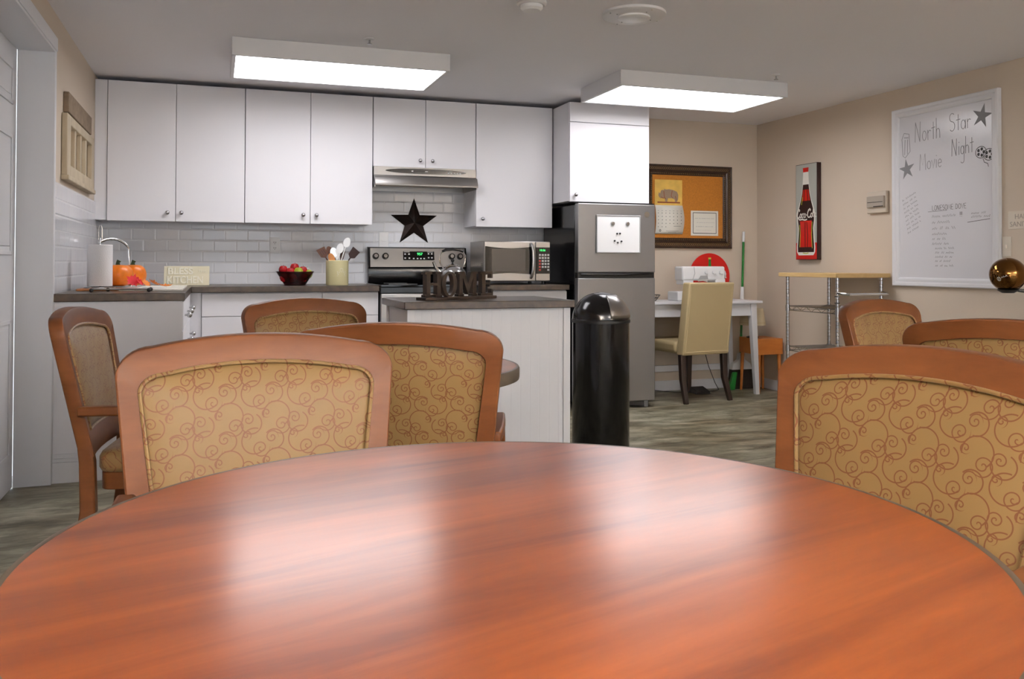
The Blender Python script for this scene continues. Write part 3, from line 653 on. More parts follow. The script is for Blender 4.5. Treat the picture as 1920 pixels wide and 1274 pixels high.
# ------------------------------------------------------------ trash can
cx, cy = 2.095, 4.575
t = thing('trash_can', 'tall glossy black bullet trash can with steel flap beside the island', 'trash can', (cx, cy, 0))
obj('can_body', MB().lathe([(.001, .0), (.158, .0), (.164, .012), (.164, .735), (.160, .738)], (cx, cy, 0), 56), M['black'], t)
obj('can_dome', MB().lathe([(.166, .738), (.167, .750)]+[(.165*cos(R(a)), .752+.152*sin(R(a))) for a in range(0, 91, 9)][:-1]+[(.001, .904)], (cx, cy, 0), 56), M['black'], t)
m = MB(); vs = []
az0, az1 = -70, 5
nu, nv = 16, 8
for i in range(nu+1):
    for j in range(nv+1):
        a = R(az0-25+(az1-az0)*i/nu); e = R(3+(57)*j/nv); vs.append((cx+.1695*cos(a)*cos(e), cy+.1695*sin(a)*cos(e), .754+.156*sin(e)))
m.add(vs, [(i*(nv+1)+j, (i+1)*(nv+1)+j, (i+1)*(nv+1)+j+1, i*(nv+1)+j+1) for i in range(nu) for j in range(nv)])
fl = obj('push_flap', m, M['steel'], t); sm = fl.modifiers.new('solid', 'SOLIDIFY'); sm.thickness = .003
obj('rim_band', MB().lathe([(.1645, .730), (.1685, .732), (.1685, .746), (.1655, .748)], (cx, cy, 0), 56), M['gasket'], t)

# ------------------------------------------------------------ sink area
t = thing('kitchen_sink', 'white enamel drop-in sink in the left counter behind the pumpkins', 'sink', (-.42, 5.45, .914))
m = MB(); X0, X1, Y0, Y1 = -.49, -.175, 5.05, 5.85
m.box(X0, X1, Y0, Y0+.04, .9142, .924); m.box(X0, X1, Y1-.04, Y1, .9142, .924); m.box(X0, X0+.07, Y0+.04, Y1-.04, .9142, .924); m.box(X1-.04, X1, Y0+.04, Y1-.04, .9142, .924)
m.box(X0+.07, X1-.04, Y0+.04, Y1-.04, .9142, .917)
obj('sink_rim', m, M['sink'], t, .004)
t = thing('kitchen_faucet', 'chrome gooseneck faucet curving above the pumpkins', 'faucet', (-.525, 6.02, .914))
pts = [(-.525, 6.02, .914), (-.525, 6.02, 1.06), (-.53, 6.015, 1.13)]+[(-.525-.10*(1-cos(R(a)))*.95, 6.02-.13*(1-cos(R(a)))*.5, 1.13+.085*sin(R(a))) for a in range(20, 150, 13)]
obj('spout', MB().tube(pts, .0095, 12), M['chrome'], t)
obj('faucet_base', MB().cyl((-.525, 6.02, .9142), (-.525, 6.02, .94), .024, .018, 20), M['chrome'], t)
obj('faucet_lever', MB().tube([(-.525, 6.02, .955), (-.485, 6.01, .97), (-.455, 6.0, .985)], .005, 8), M['chrome'], t)
# paper towel
px, py = -.60, 5.20
t = thing('cutting_board', 'small wooden cutting board lying under the paper towel roll', 'cutting board', (px, py, .914))
obj('board_slab', MB().box(px-.10, px+.10, py-.13, py+.13, .9145, .926), M['board2'], t, .004)
t = thing('paper_towel_holder', 'steel paper towel holder with a tall loop finial, left of the pumpkins', 'paper towel holder', (px, py, .926))
obj('holder_base', MB().lathe([(.001, 0), (.078, 0), (.078, .006), (.001, .010)], (px, py, .9262), 32), M['nickel'], t)
obj('holder_rod', MB().cyl((px, py, .93), (px, py, 1.20), .004, n=10).tube([(px-.009, py, 1.19), (px-.009, py, 1.245), (px-.004, py, 1.268), (px+.004, py, 1.268), (px+.009, py, 1.245), (px+.009, py, 1.19)], .003, 8), M['nickel'], t)
tag(obj('paper_towel_roll', MB().lathe([(.020, .0), (.062, .0), (.063, .003), (.063, .222), (.060, .225), (.020, .225), (.020, 0)], (px, py, .938), 40), M['paper']), 'white paper towel roll standing on its holder by the left wall', 'paper towel')
# rack with black feet
t = thing('dish_rack', 'low chrome wire rack with black feet at the front of the left counter', 'dish rack', (-.45, 4.95, .914))
m = MB()
for y in (4.86, 4.93, 5.0): m.tube([(-.60, y, .928), (-.33, y, .928)], .003, 8)
for x in (-.60, -.465, -.33): m.tube([(x, 4.86, .928), (x, 5.0, .928)], .003, 8)
obj('rack_wires', m, M['chrome'], t)
for x, y in ((-.60, 4.86), (-.53, 4.93), (-.33, 4.86), (-.33, 5.0)): obj('rack_foot', MB().sphere((x, y, .925), .0105, 12), M['gasket'], t)
# pumpkins
def pumpkin(x, y, r, hgt, label):
    z = .9245; t = thing('pumpkin', label, 'pumpkin', (x, y, z), 'orange pumpkins'); m = MB(); vs = []; nu, nv = 48, 16
    for j in range(nv+1):
        a = PI*j/nv
        for i in range(nu):
            b = 2*PI*i/nu; rib = 1-.05*abs(sin(b*4.5))**.5*sin(a); q = r*(abs(sin(a))**.75)*rib+1e-5
            vs.append((x+q*cos(b), y+q*sin(b), z+hgt/2-hgt/2*cos(a)*(1-.12*(abs(cos(a))**6))))
    m.add(vs, [(j*nu+i, j*nu+(i+1) % nu, (j+1)*nu+(i+1) % nu, (j+1)*nu+i) for j in range(nv) for i in range(nu)])
    obj('rind', m, M['pumpkin'], t, sharp=80)
    obj('stem', MB().tube([(x, y, z+hgt*.90), (x, y, z+hgt*1.03), (x+.006, y, z+hgt*1.12)], [.014, .010, .012], 10), M['stem'], t)
pumpkin(-.528, 5.375, .083, .137, 'orange pumpkin with green stem next to the paper towel roll')
pumpkin(-.462, 5.52, .074, .137, 'orange pumpkin with green stem on the side towards the cream sign')
def leaf(x, y, z, s, rz, tilt, m_, label):
    poly = []
    for i in range(20):
        a = 2*PI*i/20; rr = s*(1 if i % 4 == 0 else (.62 if i % 2 else .82)); poly.append((rr*cos(a)*1.1, rr*sin(a)))
    def fn(u, v, d):
        p = Vector((u, v, d+.25*(u*u+v*v)/s)); p = Matrix.Rotation(tilt, 3, 'X') @ p; p = Matrix.Rotation(rz, 3, 'Z') @ p
        return (p.x+x, p.y+y, p.z+z)
    tag(obj('fabric_leaf', MB().prism(poly, fn, 0, .0015), m_), label, 'leaf', 'decorative autumn leaves')
leaf(-.435, 5.22, .965, .040, .3, 1.15, M['leafred'], 'red fabric leaf propped against the pumpkins')
leaf(-.405, 5.23, .958, .032, 1.2, .95, M['leafred'], 'smaller red fabric leaf leaning at the pumpkins')
leaf(-.375, 5.26, .950, .032, .9, .8, M['leafgold'], 'gold fabric leaf in front of the right pumpkin')
leaf(-.335, 5.30, .950, .034, 2.1, .6, M['leafgold'], 'orange fabric leaf tilted beside the right pumpkin')
leaf(-.275, 5.34, .932, .036, .4, .15, M['leafgold'], 'orange fabric leaf lying flat towards the cream sign')
# kitchen sign
t = thing('wooden_sign', 'small cream sign reading BLESS THIS KITCHEN on the counter', 'sign', (-.2, 6.2, .914))
def sg(u, v, d): return (-.330+u*1, 6.19+.035*v/.13-d, .915+v)
sgb = MB().add([sg(u, v, d) for u in (0, .285) for v in (0, .128) for d in (-.012, 0)], [(0, 1, 3, 2), (4, 6, 7, 5), (0, 4, 5, 1), (2, 3, 7, 6), (0, 2, 6, 4), (1, 5, 7, 3)])
obj('sign_panel', sgb, M['cream'], t, .001)
m = MB(); m.text('BLESS', .062, lambda u, v, d: sg(.022+u, .074+v, d+.001), .004, sx=1.05, bold=.0012); m.text('KITCHEN', .068, lambda u, v, d: sg(.018+u, .014+v, d+.001), .004, sx=.80, bold=.0012)
m.text('THIS', .026, lambda u, v, d: sg(.215+u, .085+v, d+.001), .004)
obj('sign_lettering', m, M['creamlt'], t)
# fruit bowl
bx, by = .515, 6.18
t = thing('fruit_bowl', 'wide dark glass bowl holding apples on the counter', 'bowl', (bx, by, .914))
obj('bowl_shell', MB().lathe([(.001, .001), (.072, .001), (.076, .008), (.128, .091), (.131, .091), (.131, .094), (.126, .094), (.072, .013), (.001, .012)], (bx, by, .914), 48), M['bowl'], t)
fr = [(-.075, -.03, .965, 'apple', 'red apple at the left of the fruit bowl'), (-.02, -.06, .962, 'apple', 'red apple low in the front of the fruit bowl'), (.05, -.045, .963, 'apple', 'red apple low at the right front of the fruit bowl'),
      (-.078, .02, 1.018, 'apple', 'red apple on top at the left edge of the heap'), (-.002, .01, 1.034, 'apple', 'red apple crowning the heap of fruit'), (.052, -.012, 1.013, 'apple', 'red apple on top right of the crowning apple'),
      (-.036, -.048, 1.004, 'apple', 'red apple under the crowning apple at the front'), (.018, -.058, 1.006, 'greenapple', 'yellow-green apple at the front centre of the bowl'), (.088, -.012, .990, 'greenapple', 'small yellow-green apple near the right rim of the bowl'),
      (.083, .045, 1.010, 'pearl', 'pale grey onion at the right of the fruit bowl'), (-.01, .05, .965, 'apple', 'red apple at the back of the fruit bowl'), (.04, .03, .968, 'apple', 'red apple under the crowning apple at the back')]
for dx, dy, z, kd, lb in fr:
    r = .031 if kd != 'pearl' else .027
    t = thing('onion' if kd == 'pearl' else 'apple', lb, 'onion' if kd == 'pearl' else 'apple', (bx+dx, by+dy, z-r), 'fruit in the bowl')
    obj('skin', MB().lathe([(.001, -.9*r), (.3*r, -.96*r), (.7*r, -.72*r), (.98*r, -.15*r), (.98*r, .25*r), (.75*r, .75*r), (.4*r, .92*r), (.12*r, .84*r), (.001, .76*r)], (bx+dx, by+dy, z), 24), M[kd], t)
    obj('stem', MB().cyl((bx+dx, by+dy, z+.7*r), (bx+dx+.003, by+dy, z+1.15*r), .0013, n=6), M['darkwood'], t)
# crock & utensils
ux_, uy_ = .793, 6.10
t = thing('utensil_crock', 'cream stoneware crock with embossed crown, full of utensils', 'crock', (ux_, uy_, .914))
obj('crock_shell', MB().lathe([(.001, .0), (.074, .0), (.077, .005), (.077, .163), (.079, .168), (.076, .171), (.070, .168), (.069, .012), (.001, .010)], (ux_, uy_, .914), 48), M['crock'], t)
def cr(u, v, d): a = -PI/2+.25+u/.077; return (ux_+(.0775+d)*cos(a), uy_+(.0775+d)*sin(a), .914+.085+v)
m = MB()
for pl in ([(-.026, -.012), (.026, -.012)], [(-.03, -.02), (.03, -.02)], [(-.024, -.01), (-.03, .012), (-.014, .0), (-.010, .02), (0, .004), (.010, .02), (.014, .0), (.03, .012), (.024, -.01)], [(-.012, .024), (0, .032), (.012, .024)]):
    m.ribbon(pl, .0035, cr, .0012)
obj('embossed_crown', m, M['creamlt'], t)
def utensil(kind, dx, dy, tipx, tipy, tipz, m_, label, name):
    b = Vector((ux_+dx, uy_+dy, .93)); tp = Vector((ux_+tipx, uy_+tipy, tipz)); d = (tp-b).normalized()
    t = thing(name, label, name.split('_')[-1], tuple(b), 'utensils in the crock')
    hl = .07; n0 = tp-d*hl
    obj('handle', MB().tube([tuple(b), tuple(n0)], .0045, 8), m_, t)
    sd = d.cross(Vector((0, 1, 0))).normalized(); nn = sd.cross(d)
    if kind == 'spoon' or kind == 'ladle':
        poly = [(.0, .024*1)] ; poly = [(hl/2*cos(a)*1.0+hl/2-.002, (.021 if kind == 'spoon' else .024)*sin(a)) for a in [2*PI*i/24 for i in range(24)]]
    elif kind == 'turner': poly = [(0, -.006), (.015, -.026), (hl, -.032), (hl+.006, .030), (.015, .026), (0, .006)]
    else: poly = [(0, -.005), (.02, -.012), (hl, -.012), (hl+.004, 0), (hl, .012), (.02, .012), (0, .005)]
    fn = lambda u, v, dd: tuple(n0+d*u+sd*v+nn*(dd+ (6*v*v if kind != 'turner' else 0)))
    hd = obj('head', MB().prism(poly, fn, -.0015, .0015), m_, t)
    if kind == 'turner':
        mm = MB()
        for k in (-.014, 0, .014): mm.prism([(.02, k-.003), (hl-.012, k-.003), (hl-.012, k+.003), (.02, k+.003)], fn, -.0019, .0019)
        obj('slot', mm, M['artblack'], hd)
utensil('spoon', .02, -.02, -.058, -.05, 1.135, M['spoonwood'], 'pale wooden spoon leaning out of the crock to the left', 'wooden_spoon')
utensil('turner', .03, .0, -.115, .01, 1.165, M['darkwood'], 'dark brown turner leaning farthest left in the crock', 'wooden_turner')
utensil('spoon', .01, .03, -.06, .03, 1.185, M['darkwood'], 'dark wooden spoon rising behind the pale spoon', 'wooden_spoon')
utensil('ladle', .02, -.01, -.035, -.02, 1.175, M['chrome'], 'shiny steel serving spoon beside the pale wooden spoon', 'serving_spoon')
utensil('blade', .0, .0, -.005, -.02, 1.16, M['whiteplastic'], 'thin white scraper upright in the crock middle', 'white_scraper')
utensil('ladle', -.01, -.01, .022, -.015, 1.205, M['whiteplastic'], 'white plastic spoon upright right of the scraper', 'plastic_spoon')
utensil('blade', -.01, .02, .045, .01, 1.15, M['darkwood'], 'narrow brown spatula between the white spoons', 'wooden_spatula')
utensil('ladle', -.02, .0, .075, -.01, 1.245, M['whiteplastic'], 'tallest white plastic spoon in the crock', 'plastic_spoon')
utensil('turner', -.03, .01, .130, .0, 1.160, M['artblack'], 'dark slotted turner leaning out to the right', 'slotted_turner')
utensil('spoon', .0, .03, .012, .03, 1.17, M['blackmetal'], 'black nylon spoon at the back of the crock', 'nylon_spoon')
# tin star
sx_, sz_ = 1.424, 1.375
def star3(name, cx_, cz_, r, fn3, depth):
    m = MB(); vs = [fn3(cx_, cz_, depth)]
    for i in range(10):
        a = PI/2+PI*i/5; rr = r if i % 2 == 0 else r*.40; vs.append(fn3(cx_+rr*cos(a), cz_+rr*sin(a), 0.002))
    vs.append(fn3(cx_, cz_, 0)); m.add(vs, [(0, 1+i, 1+(i+1) % 10) for i in range(10)]+[(11, 1+(i+1) % 10, 1+i) for i in range(10)])
    return m
so = obj('tin_star', star3('', sx_, sz_, .189, lambda u, v, d: (u, YB-.009-d, v), .035), M['star'], smooth=False)
tag(so, 'large dark five-pointed tin star on the tiles above the stove', 'star')
for x, z, hz, lb, kd in ((.399, 1.195, 0, 'white double outlet on the tiles above the fruit bowl', 'o'), (1.193, 1.243, 0, 'white cover plate on the tiles left of the star', 's')):
    t = thing('wall_outlet', lb, 'outlet', (x, YB-.009, z))
    obj('cover_plate', MB().box(x-.036, x+.036, YB-.014, YB-.0085, z-.058, z+.058), M['whiteplastic'], t, .002)
    if kd == 'o':
        for dz in (.02, -.02):
            m = MB().box(x-.008, x-.005, YB-.0152, YB-.014, z+dz-.004, z+dz+.005).box(x+.005, x+.008, YB-.0152, YB-.014, z+dz-.004, z+dz+.005).box(x-.002, x+.002, YB-.0152, YB-.014, z+dz-.012, z+dz-.008)
            obj('socket', m, M['hole'], t)
    else:
        m = MB().box(x-.016, x+.016, YB-.017, YB-.014, z-.010, z+.010); obj('rocker', m, M['whiteplastic'], t, .001)

# ------------------------------------------------------------ HOME sign on the island
t = thing('home_sign', 'dark wooden HOME letter sign standing on the island', 'sign', (.97, 3.585, .914), rotz=0)
hr = R(26); hc = Vector((.975, 3.59, .9142))
def hs(u, v, d): return (hc.x+cos(hr)*u+sin(hr)*d, hc.y+sin(hr)*u-cos(hr)*d, hc.z+v)
def hbox(mb, u0, u1, v0, v1, d0=-.013, d1=.013):
    return mb.add([hs(u, v, d) for u in (u0, u1) for v in (v0, v1) for d in (d0, d1)], [(0, 1, 3, 2), (4, 6, 7, 5), (0, 4, 5, 1), (2, 3, 7, 6), (0, 2, 6, 4), (1, 5, 7, 3)])
obj('sign_base', hbox(MB(), -.200, .202, 0, .012, -.032, .032), M['sign'], t, .002)
hb, ht = .012, .118
def serif(m, u, w, v): hbox(m, u-w/2, u+w/2, v, v+.011)
def Hl(m, u): 
    for k in (0, .056): hbox(m, u+k, u+k+.021, hb, ht); serif(m, u+k+.0105, .038, hb); serif(m, u+k+.0105, .038, ht-.011)
    hbox(m, u+.02, u+.06, .060, .070)
def Ol(m, u):
    n = 28; o_ = [(u+.040+.042*cos(2*PI*i/n), .065+.055*sin(2*PI*i/n)) for i in range(n)]; i_ = [(u+.040+.021*cos(2*PI*i/n), .065+.045*sin(2*PI*i/n)) for i in range(n)]
    vs = [hs(a, b, .013) for a, b in o_]+[hs(a, b, .013) for a, b in i_]+[hs(a, b, -.013) for a, b in o_]+[hs(a, b, -.013) for a, b in i_]; f = []
    for i in range(n):
        j = (i+1) % n; f += [(i, j, n+j, n+i), (2*n+i, 3*n+i, 3*n+j, 2*n+j), (i, 2*n+i, 2*n+j, j), (n+i, n+j, 3*n+j, 3*n+i)]
    m.add(vs, f)
def Ml(m, u):
    for k in (0, .079): hbox(m, u+k, u+k+.019, hb, ht); serif(m, u+k+.0095, .034, hb); serif(m, u+k+.0095, .034, ht-.011)
    m.prism([(u+.008, ht), (u+.030, ht), (u+.058, .045), (u+.050, .018)], hs, -.013, .013); m.prism([(u+.090, ht), (u+.068, ht), (u+.042, .045), (u+.050, .018)][::-1], hs, -.0128, .0128)
def El(m, u):
    hbox(m, u, u+.021, hb, ht); hbox(m, u-.008, u+.066, hb, hb+.011); hbox(m, u-.008, u+.064, ht-.011, ht); hbox(m, u+.02, u+.050, .060, .070)
    hbox(m, u+.056, u+.066, hb, hb+.03); hbox(m, u+.054, u+.064, ht-.03, ht); hbox(m, u+.042, u+.050, .050, .080)
for f_, u in ((Hl, -.180), (Ol, -.094), (Ml, .000), (El, .131)):
    m = MB(); f_(m, u); obj('letter', m, M['sign'], t, .0012)

# ------------------------------------------------------------ dining tables
def round_table(cx, cy, r, label):
    t = thing('round_table', label, 'table', (cx, cy, 0), 'round dining tables')
    obj('table_edging', MB().lathe([(r-.010, .712), (r-.001, .713), (r, .718), (r, .744), (r-.003, .7495), (r-.008, .7506), (r-.0108, .7502), (r-.0108, .712), (r-.010, .712)], (cx, cy, 0), 160, cap=False), M['rubber'], t)
    tp = obj('tabletop', MB().lathe([(.001, .714), (r-.0105, .714), (r-.0105, .750), (.001, .750)], (cx, cy, 0), 160), M['table'], t)
    obj('table_column', MB().lathe([(.16, .706), (.16, .7139), (.042, .7139), (.042, .06), (.06, .03)][::-1], (cx, cy, 0), 32), M['blackmetal'], t)
    for k in range(4):
        a = k*PI/2+.5; obj('base_foot', MB().sweep([(cx, cy, .045), (cx+.2*cos(a), cy+.2*sin(a), .038), (cx+.36*cos(a), cy+.36*sin(a), .018)], [.07, .06, .045], [.05, .04, .03]), M['blackmetal'], t, .006)
round_table(.328, .968, .536, 'large round cherry-topped table filling the foreground')
round_table(.494, 2.683, .42, 'round table behind the two left foreground chairs')
round_table(2.99, 2.16, .536, 'round table at right, hidden behind the foreground chairs')

# ------------------------------------------------------------ upholstered dining chair
def outl(wt, wb, z0, z1, r, kc, n=8):
    """closed outline, x across and z up, rounded top corners and crowned crest"""
    P = []
    zs = z1-kc-r
    def hw(z): return (wb+(wt-wb)*(z-z0)/(zs-z0))/2
    for i in range(7): z = z0+(zs-z0)*i/6; P.append((hw(z), z))
    for i in range(1, n+1):
        a = PI/2*i/n; P.append((wt/2-r*1.2*(1-cos(a)), zs+r*sin(a)))
    xs = wt/2-r*1.2
    for i in range(1, 13): x = xs*(1-i/6); P.append((x, z1-kc*(x/xs)**2))
    for i in range(1, n+1):
        a = PI/2*(1-i/n); P.append((-(wt/2-r*1.2*(1-cos(a))), zs+r*sin(a)))
    for i in range(1, 7): z = zs+(z0-zs)*i/6; P.append((-hw(z), z))
    for i in range(1, 6): P.append((-hw(z0)+2*hw(z0)*i/6, z0))
    return P
def yb(x, z): return -.24-.22*(z-.45)-.028*(1-min(1, (x/.275)**2))+.008
def make_chair():
    t = thing('dining_chair', 'x', 'chair', (0, 0, 0), 'upholstered dining armchairs')
    O = outl(.55, .474, .465, .918, .055, .020); I = outl(.462, .392, .545, .862, .035, .018); n = len(O)
    m = MB(); vs = []
    prof = [(O, 0, .0035), (O, .0, 0)]
    rings = []
    def ring(Pts, d): return [(x, yb(x, z)+d, z) for x, z in Pts]
    def mix(a, k): return [(O[i][0]+(I[i][0]-O[i][0])*k, O[i][1]+(I[i][1]-O[i][1])*k) for i in range(n)]
    loops = [ring(mix(0, .0), -.006), ring(mix(0, .03), -.002), ring(mix(0, .10), 0), ring(mix(0, .93), 0), ring(mix(0, .985), -.002), ring(mix(0, 1), -.006), ring(mix(0, 1), -.040), ring(mix(0, .97), -.044), ring(mix(0, .10), -.044), ring(mix(0, .03), -.042), ring(mix(0, 0), -.038)]
    for l in loops: vs += l
    k = len(loops)
    for a in range(k):
        b = (a+1) % k
        for i in range(n): j = (i+1) % n; m.f.append([a*n+i, a*n+j, b*n+j, b*n+i]); m.mi.append(0)
    m.v = vs
    fr = obj('back_frame', m, M['chairwood'], t, sharp=28)
    # upholstery, both faces bulged
    m = MB(); cxz = (0, .70); Iv = [(x*1.03, z+(.002 if z > .7 else -.004)) for x, z in I]; rings = []
    for sgn in (1, -1):
        for s_ in (1.0, .985, .95, .88, .75, .55, .3, .02):
            bl = (1-s_**4); d = (-.010+.026*bl) if sgn > 0 else (-.028-.010*bl)
            rings.append([(cxz[0]+(x-cxz[0])*s_, 0, cxz[1]+(z-cxz[1])*s_, d) for x, z in Iv])
    vs = [(x, yb(x, z)+d, z) for g in rings for x, _, z, d in g]; fs = []
    for g0 in (0, 8):
        for a in range(7):
            for i in range(n): j = (i+1) % n; fs.append(((g0+a)*n+i, (g0+a)*n+j, (g0+a+1)*n+j, (g0+a+1)*n+i))
        fs.append(tuple((g0+7)*n+i for i in range(n)))
    for i in range(n): j = (i+1) % n; fs.append((i, j, 8*n+j, 8*n+i))
    m.add(vs, fs)
    uvb = lambda v, nn: (v.x+.5, v.z)
    bk = obj('backrest', m, M['scroll'], t, uvf=uvb, sharp=80)
    obj('piping', MB().tube([(x, yb(x, z)+.001, z) for x, z in [(a*.995, b) for a, b in I]], .0042, 8, closed=True), M['scroll'], bk, uvf=uvb)
    # seat
    def seatpoly(s, zz):
        P = []; 
        for (cx_, cy_, a0) in ((.225, .215, 0), (-.225, .215, 90), (-.19, -.20, 180), (.19, -.20, 270)):
            for i in range(5): a = R(a0+90*i/4); P.append(((cx_+.04*cos(a))*s, (cy_+.04*sin(a)-.0)*s, zz))
        return P
    m = MB(); L_ = [seatpoly(.97, .415), seatpoly(1.0, .43), seatpoly(1.0, .462), seatpoly(.97, .476), seatpoly(.85, .485), seatpoly(.5, .492), seatpoly(.02, .494)]
    vs = [p for l in L_ for p in l]; nn_ = len(L_[0]); fs = [tuple(range(nn_))[::-1], tuple((len(L_)-1)*nn_+i for i in range(nn_))]
    for a in range(len(L_)-1):
        for i in range(nn_): j = (i+1) % nn_; fs.append((a*nn_+i, a*nn_+j, (a+1)*nn_+j, (a+1)*nn_+i))
    m.add(vs, fs); obj('seat', m, M['scroll'], t, uvf=lambda v, q: (v.x+.5, v.y+.5+v.z*(abs(q.z) < .4)), sharp=70)
    m = MB().prism([(x*.97, y*.97) for x, y, z in seatpoly(1, 0)], lambda u, v, d: (u, v, d), .36, .414)
    obj('seat_frame', m, M['chairwood'], t, .003)
    for s in (-1, 1):
        m = MB().sweep([(s*.222, yb(.2, .50)-.018, .50), (s*.222, yb(.2, .465)-.018, .45), (s*.222, -.262, .30), (s*.224, -.285, .15), (s*.228, -.325, 0)], [.034, .036, .036, .032, .026], [.040, .044, .046, .038, .028], (0, 1, 0))
        obj('leg', m, M['chairwood'], t, .005)
        m = MB().sweep([(s*.232, .205, .37), (s*.232, .207, .2), (s*.232, .212, 0)], [.046, .042, .030], [.046, .042, .030], (0, 1, 0))
        obj('leg', m, M['chairwood'], t, .005)
        m = MB().sweep([(s*.250, yb(.27, .61)-.02, .610), (s*.254, -.20, .611), (s*.252, -.06, .608), (s*.246, .06, .602), (s*.240, .125, .590)], [.036, .040, .042, .044, .042], [.030, .030, .030, .030, .028])
        ar = obj('armrest', m, M['chairwood'], t, .007, seg=3)
        obj('arm_post', MB().sweep([(s*.250, .100, .585), (s*.250, .125, .52), (s*.250, .140, .46), (s*.246, .150, .38)], .034, .036, (0, 1, 0)), M['chairwood'], ar, .006)
    return t
CH = [('A', .103, 1.54, -87.5, 'armchair whose tan scroll back fills the left foreground'),
      ('E', .865, 1.135, -161, 'armchair whose tan scroll back fills the right foreground'),
      ('B', .556, 2.535, 70, 'armchair seen from behind in shadow, in front of the island'),
      ('C', .472, 3.44, -71, 'armchair facing the camera at the far side of the middle table'),
      ('D', -.078, 3.16, -8, 'armchair seen side-on near the left wall cabinets'),
      ('G', 2.80, 2.70, -73.7, 'small distant armchair just right of the wire cart'),
      ('F', 2.39, 2.03, 30, 'armchair seen from behind at the right edge of the view')]
ch0 = make_chair()
for i, (nm, x, y, th, lb) in enumerate(CH):
    c = ch0 if i == 0 else copytree(ch0)
    c.location = (x, y, 0); c.rotation_euler = (0, 0, R(th-90)); c['label'] = lb

# ------------------------------------------------------------ cork board
t = thing('cork_board', 'cork bulletin board in a carved dark frame right of the fridge', 'bulletin board', (3.8, YB, 1.2))
a0, a1, b0, b1 = 3.367, 4.223, 1.200, 1.907; fwd = .088
def frame_mb(a0, a1, b0, b1, prof, fn):
    """prof: list of (inset, out)"""
    m = MB(); vs = []
    for ins, out in prof: vs += [fn(a0+ins, b0+ins, out), fn(a1-ins, b0+ins, out), fn(a1-ins, b1-ins, out), fn(a0+ins, b1-ins, out)]
    k = len(prof)
    m.add(vs, [(q*4+i, q*4+(i+1) % 4, ((q+1) % k)*4+(i+1) % 4, ((q+1) % k)*4+i) for q in range(k) for i in range(4)])
    return m
fb = lambda u, v, d: (u, YB-d, v)
obj('cork_sheet', MB().box(a0+.08, a1-.08, YB-.012, YB-.001, b0+.08, b1-.08), M['cork'], t, smooth=False)
f_ = obj('carved_frame', frame_mb(a0, a1, b0, b1, [(0, .001), (0, .022), (.008, .030), (.02, .026), (.045, .028), (.052, .034), (.06, .03), (.068, .020), (.078, .022), (fwd, .014), (fwd, .001)], fb), M['carved'], t, sharp=25)
m = MB()
def along(ins, step, r, out, el=1.0):
    u = a0+ins
    while u < a1-ins: 
        for z in (b0+ins, b1-ins): m.sphere((u, YB-out, z), r, 6)
        u += step
    v = b0+ins+step
    while v < b1-ins-step:
        for x in (a0+ins, a1-ins): m.sphere((x, YB-out, v), r, 6)
        v += step
along(.074, .018, .0055, .022)
obj('bead_trim', m, M['gilt'], f_)
m = MB()
def vine(p0, p1):
    n = int((Vector(p1)-Vector(p0)).length/.006); ax = (Vector(p1)-Vector(p0)).normalized(); pr_ = Vector((-ax.y, ax.x))
    for ph in (0, PI): m.ribbon([tuple(Vector(p0)+ax*.006*i+pr_*.010*sin(i*.006/.04*2*PI+ph)) for i in range(n)], .004, lambda u, v, d: (u, YB-.0292-d, v), .0005)
for ins in (.033,):
    vine((a0+ins, b0+ins), (a1-ins, b0+ins)); vine((a0+ins, b1-ins), (a1-ins, b1-ins)); vine((a0+ins, b0+ins), (a0+ins, b1-ins)); vine((a1-ins, b0+ins), (a1-ins, b1-ins))
obj('carved_vine', m, M['gilt'], f_)
# calendar
t = thing('wall_calendar', 'open wall calendar with a rhinoceros picture on the cork board', 'calendar', (3.61, YB-.014, 1.32))
yk = YB-.016
obj('picture_page', MB().box(3.478, 3.738, yk, yk+.002, 1.562, 1.778), M['yellowpaper'], t, smooth=False)
m = MB(); vs = []; nn_ = 10
for i in range(nn_+1):
    z = 1.32+.242*i/nn_; bl = .004+.012*sin(PI*i/nn_); vs += [(3.478+.004*sin(PI*i/nn_), yk-bl, z), (3.738+.012*sin(PI*i/nn_), yk-bl, z)]
m.add(vs, [(2*i, 2*i+1, 2*i+3, 2*i+2) for i in range(nn_)])
pg = obj('month_page', m, M['sheet'], t); s_ = pg.modifiers.new('solid', 'SOLIDIFY'); s_.thickness = .0008
m = MB()
rh = [(-.102, .004), (-.096, .03), (-.084, .018), (-.078, .04), (-.066, .05), (-.052, .046), (-.045, .058), (-.03, .052), (0, .056), (.04, .05), (.075, .036), (.088, .01), (.086, -.03), (.074, -.05), (.056, -.052), (.054, -.03), (.03, -.02), (-.01, -.02), (-.018, -.05), (-.036, -.052), (-.04, -.026), (-.06, -.02), (-.082, -.022), (-.094, -.012)]
fnc = lambda u, v, d: (3.612+u, yk-.0004-d, 1.642+v)
m.add([fnc(u, v, .0003) for u, v in rh], [tuple(range(len(rh)))])
obj('rhinoceros_picture', m, M['tan_ink'], t, smooth=False)
m = MB()
for pl in ([(-.05, .04), (-.045, -.01), (-.03, -.03)], [(.03, .045), (.02, 0), (.035, -.02)], [(-.075, -.01), (-.06, -.02), (-.045, -.018)], [(.06, .0), (.07, -.04)]): m.ribbon(pl, .006, fnc, .0006)
m.ribbon([(-.11, -.056), (.105, -.056)], .012, fnc, .0002)
obj('picture_shading', m, M['rust_ink'], t, smooth=False)
m = MB()
def cf(u, v, d): s = min(1, max(0, v/.242)); return (3.478+u, yk-.0048-.012*sin(PI*s)-d, 1.32+v)
for r_ in range(5):
    for c_ in range(7):
        if (r_ == 4 and c_ > 2): continue
        u, v = .022+c_*.036, .175-r_*.029; m.ribbon([(u, v), (u+.006, v)], .006, cf, .0006)
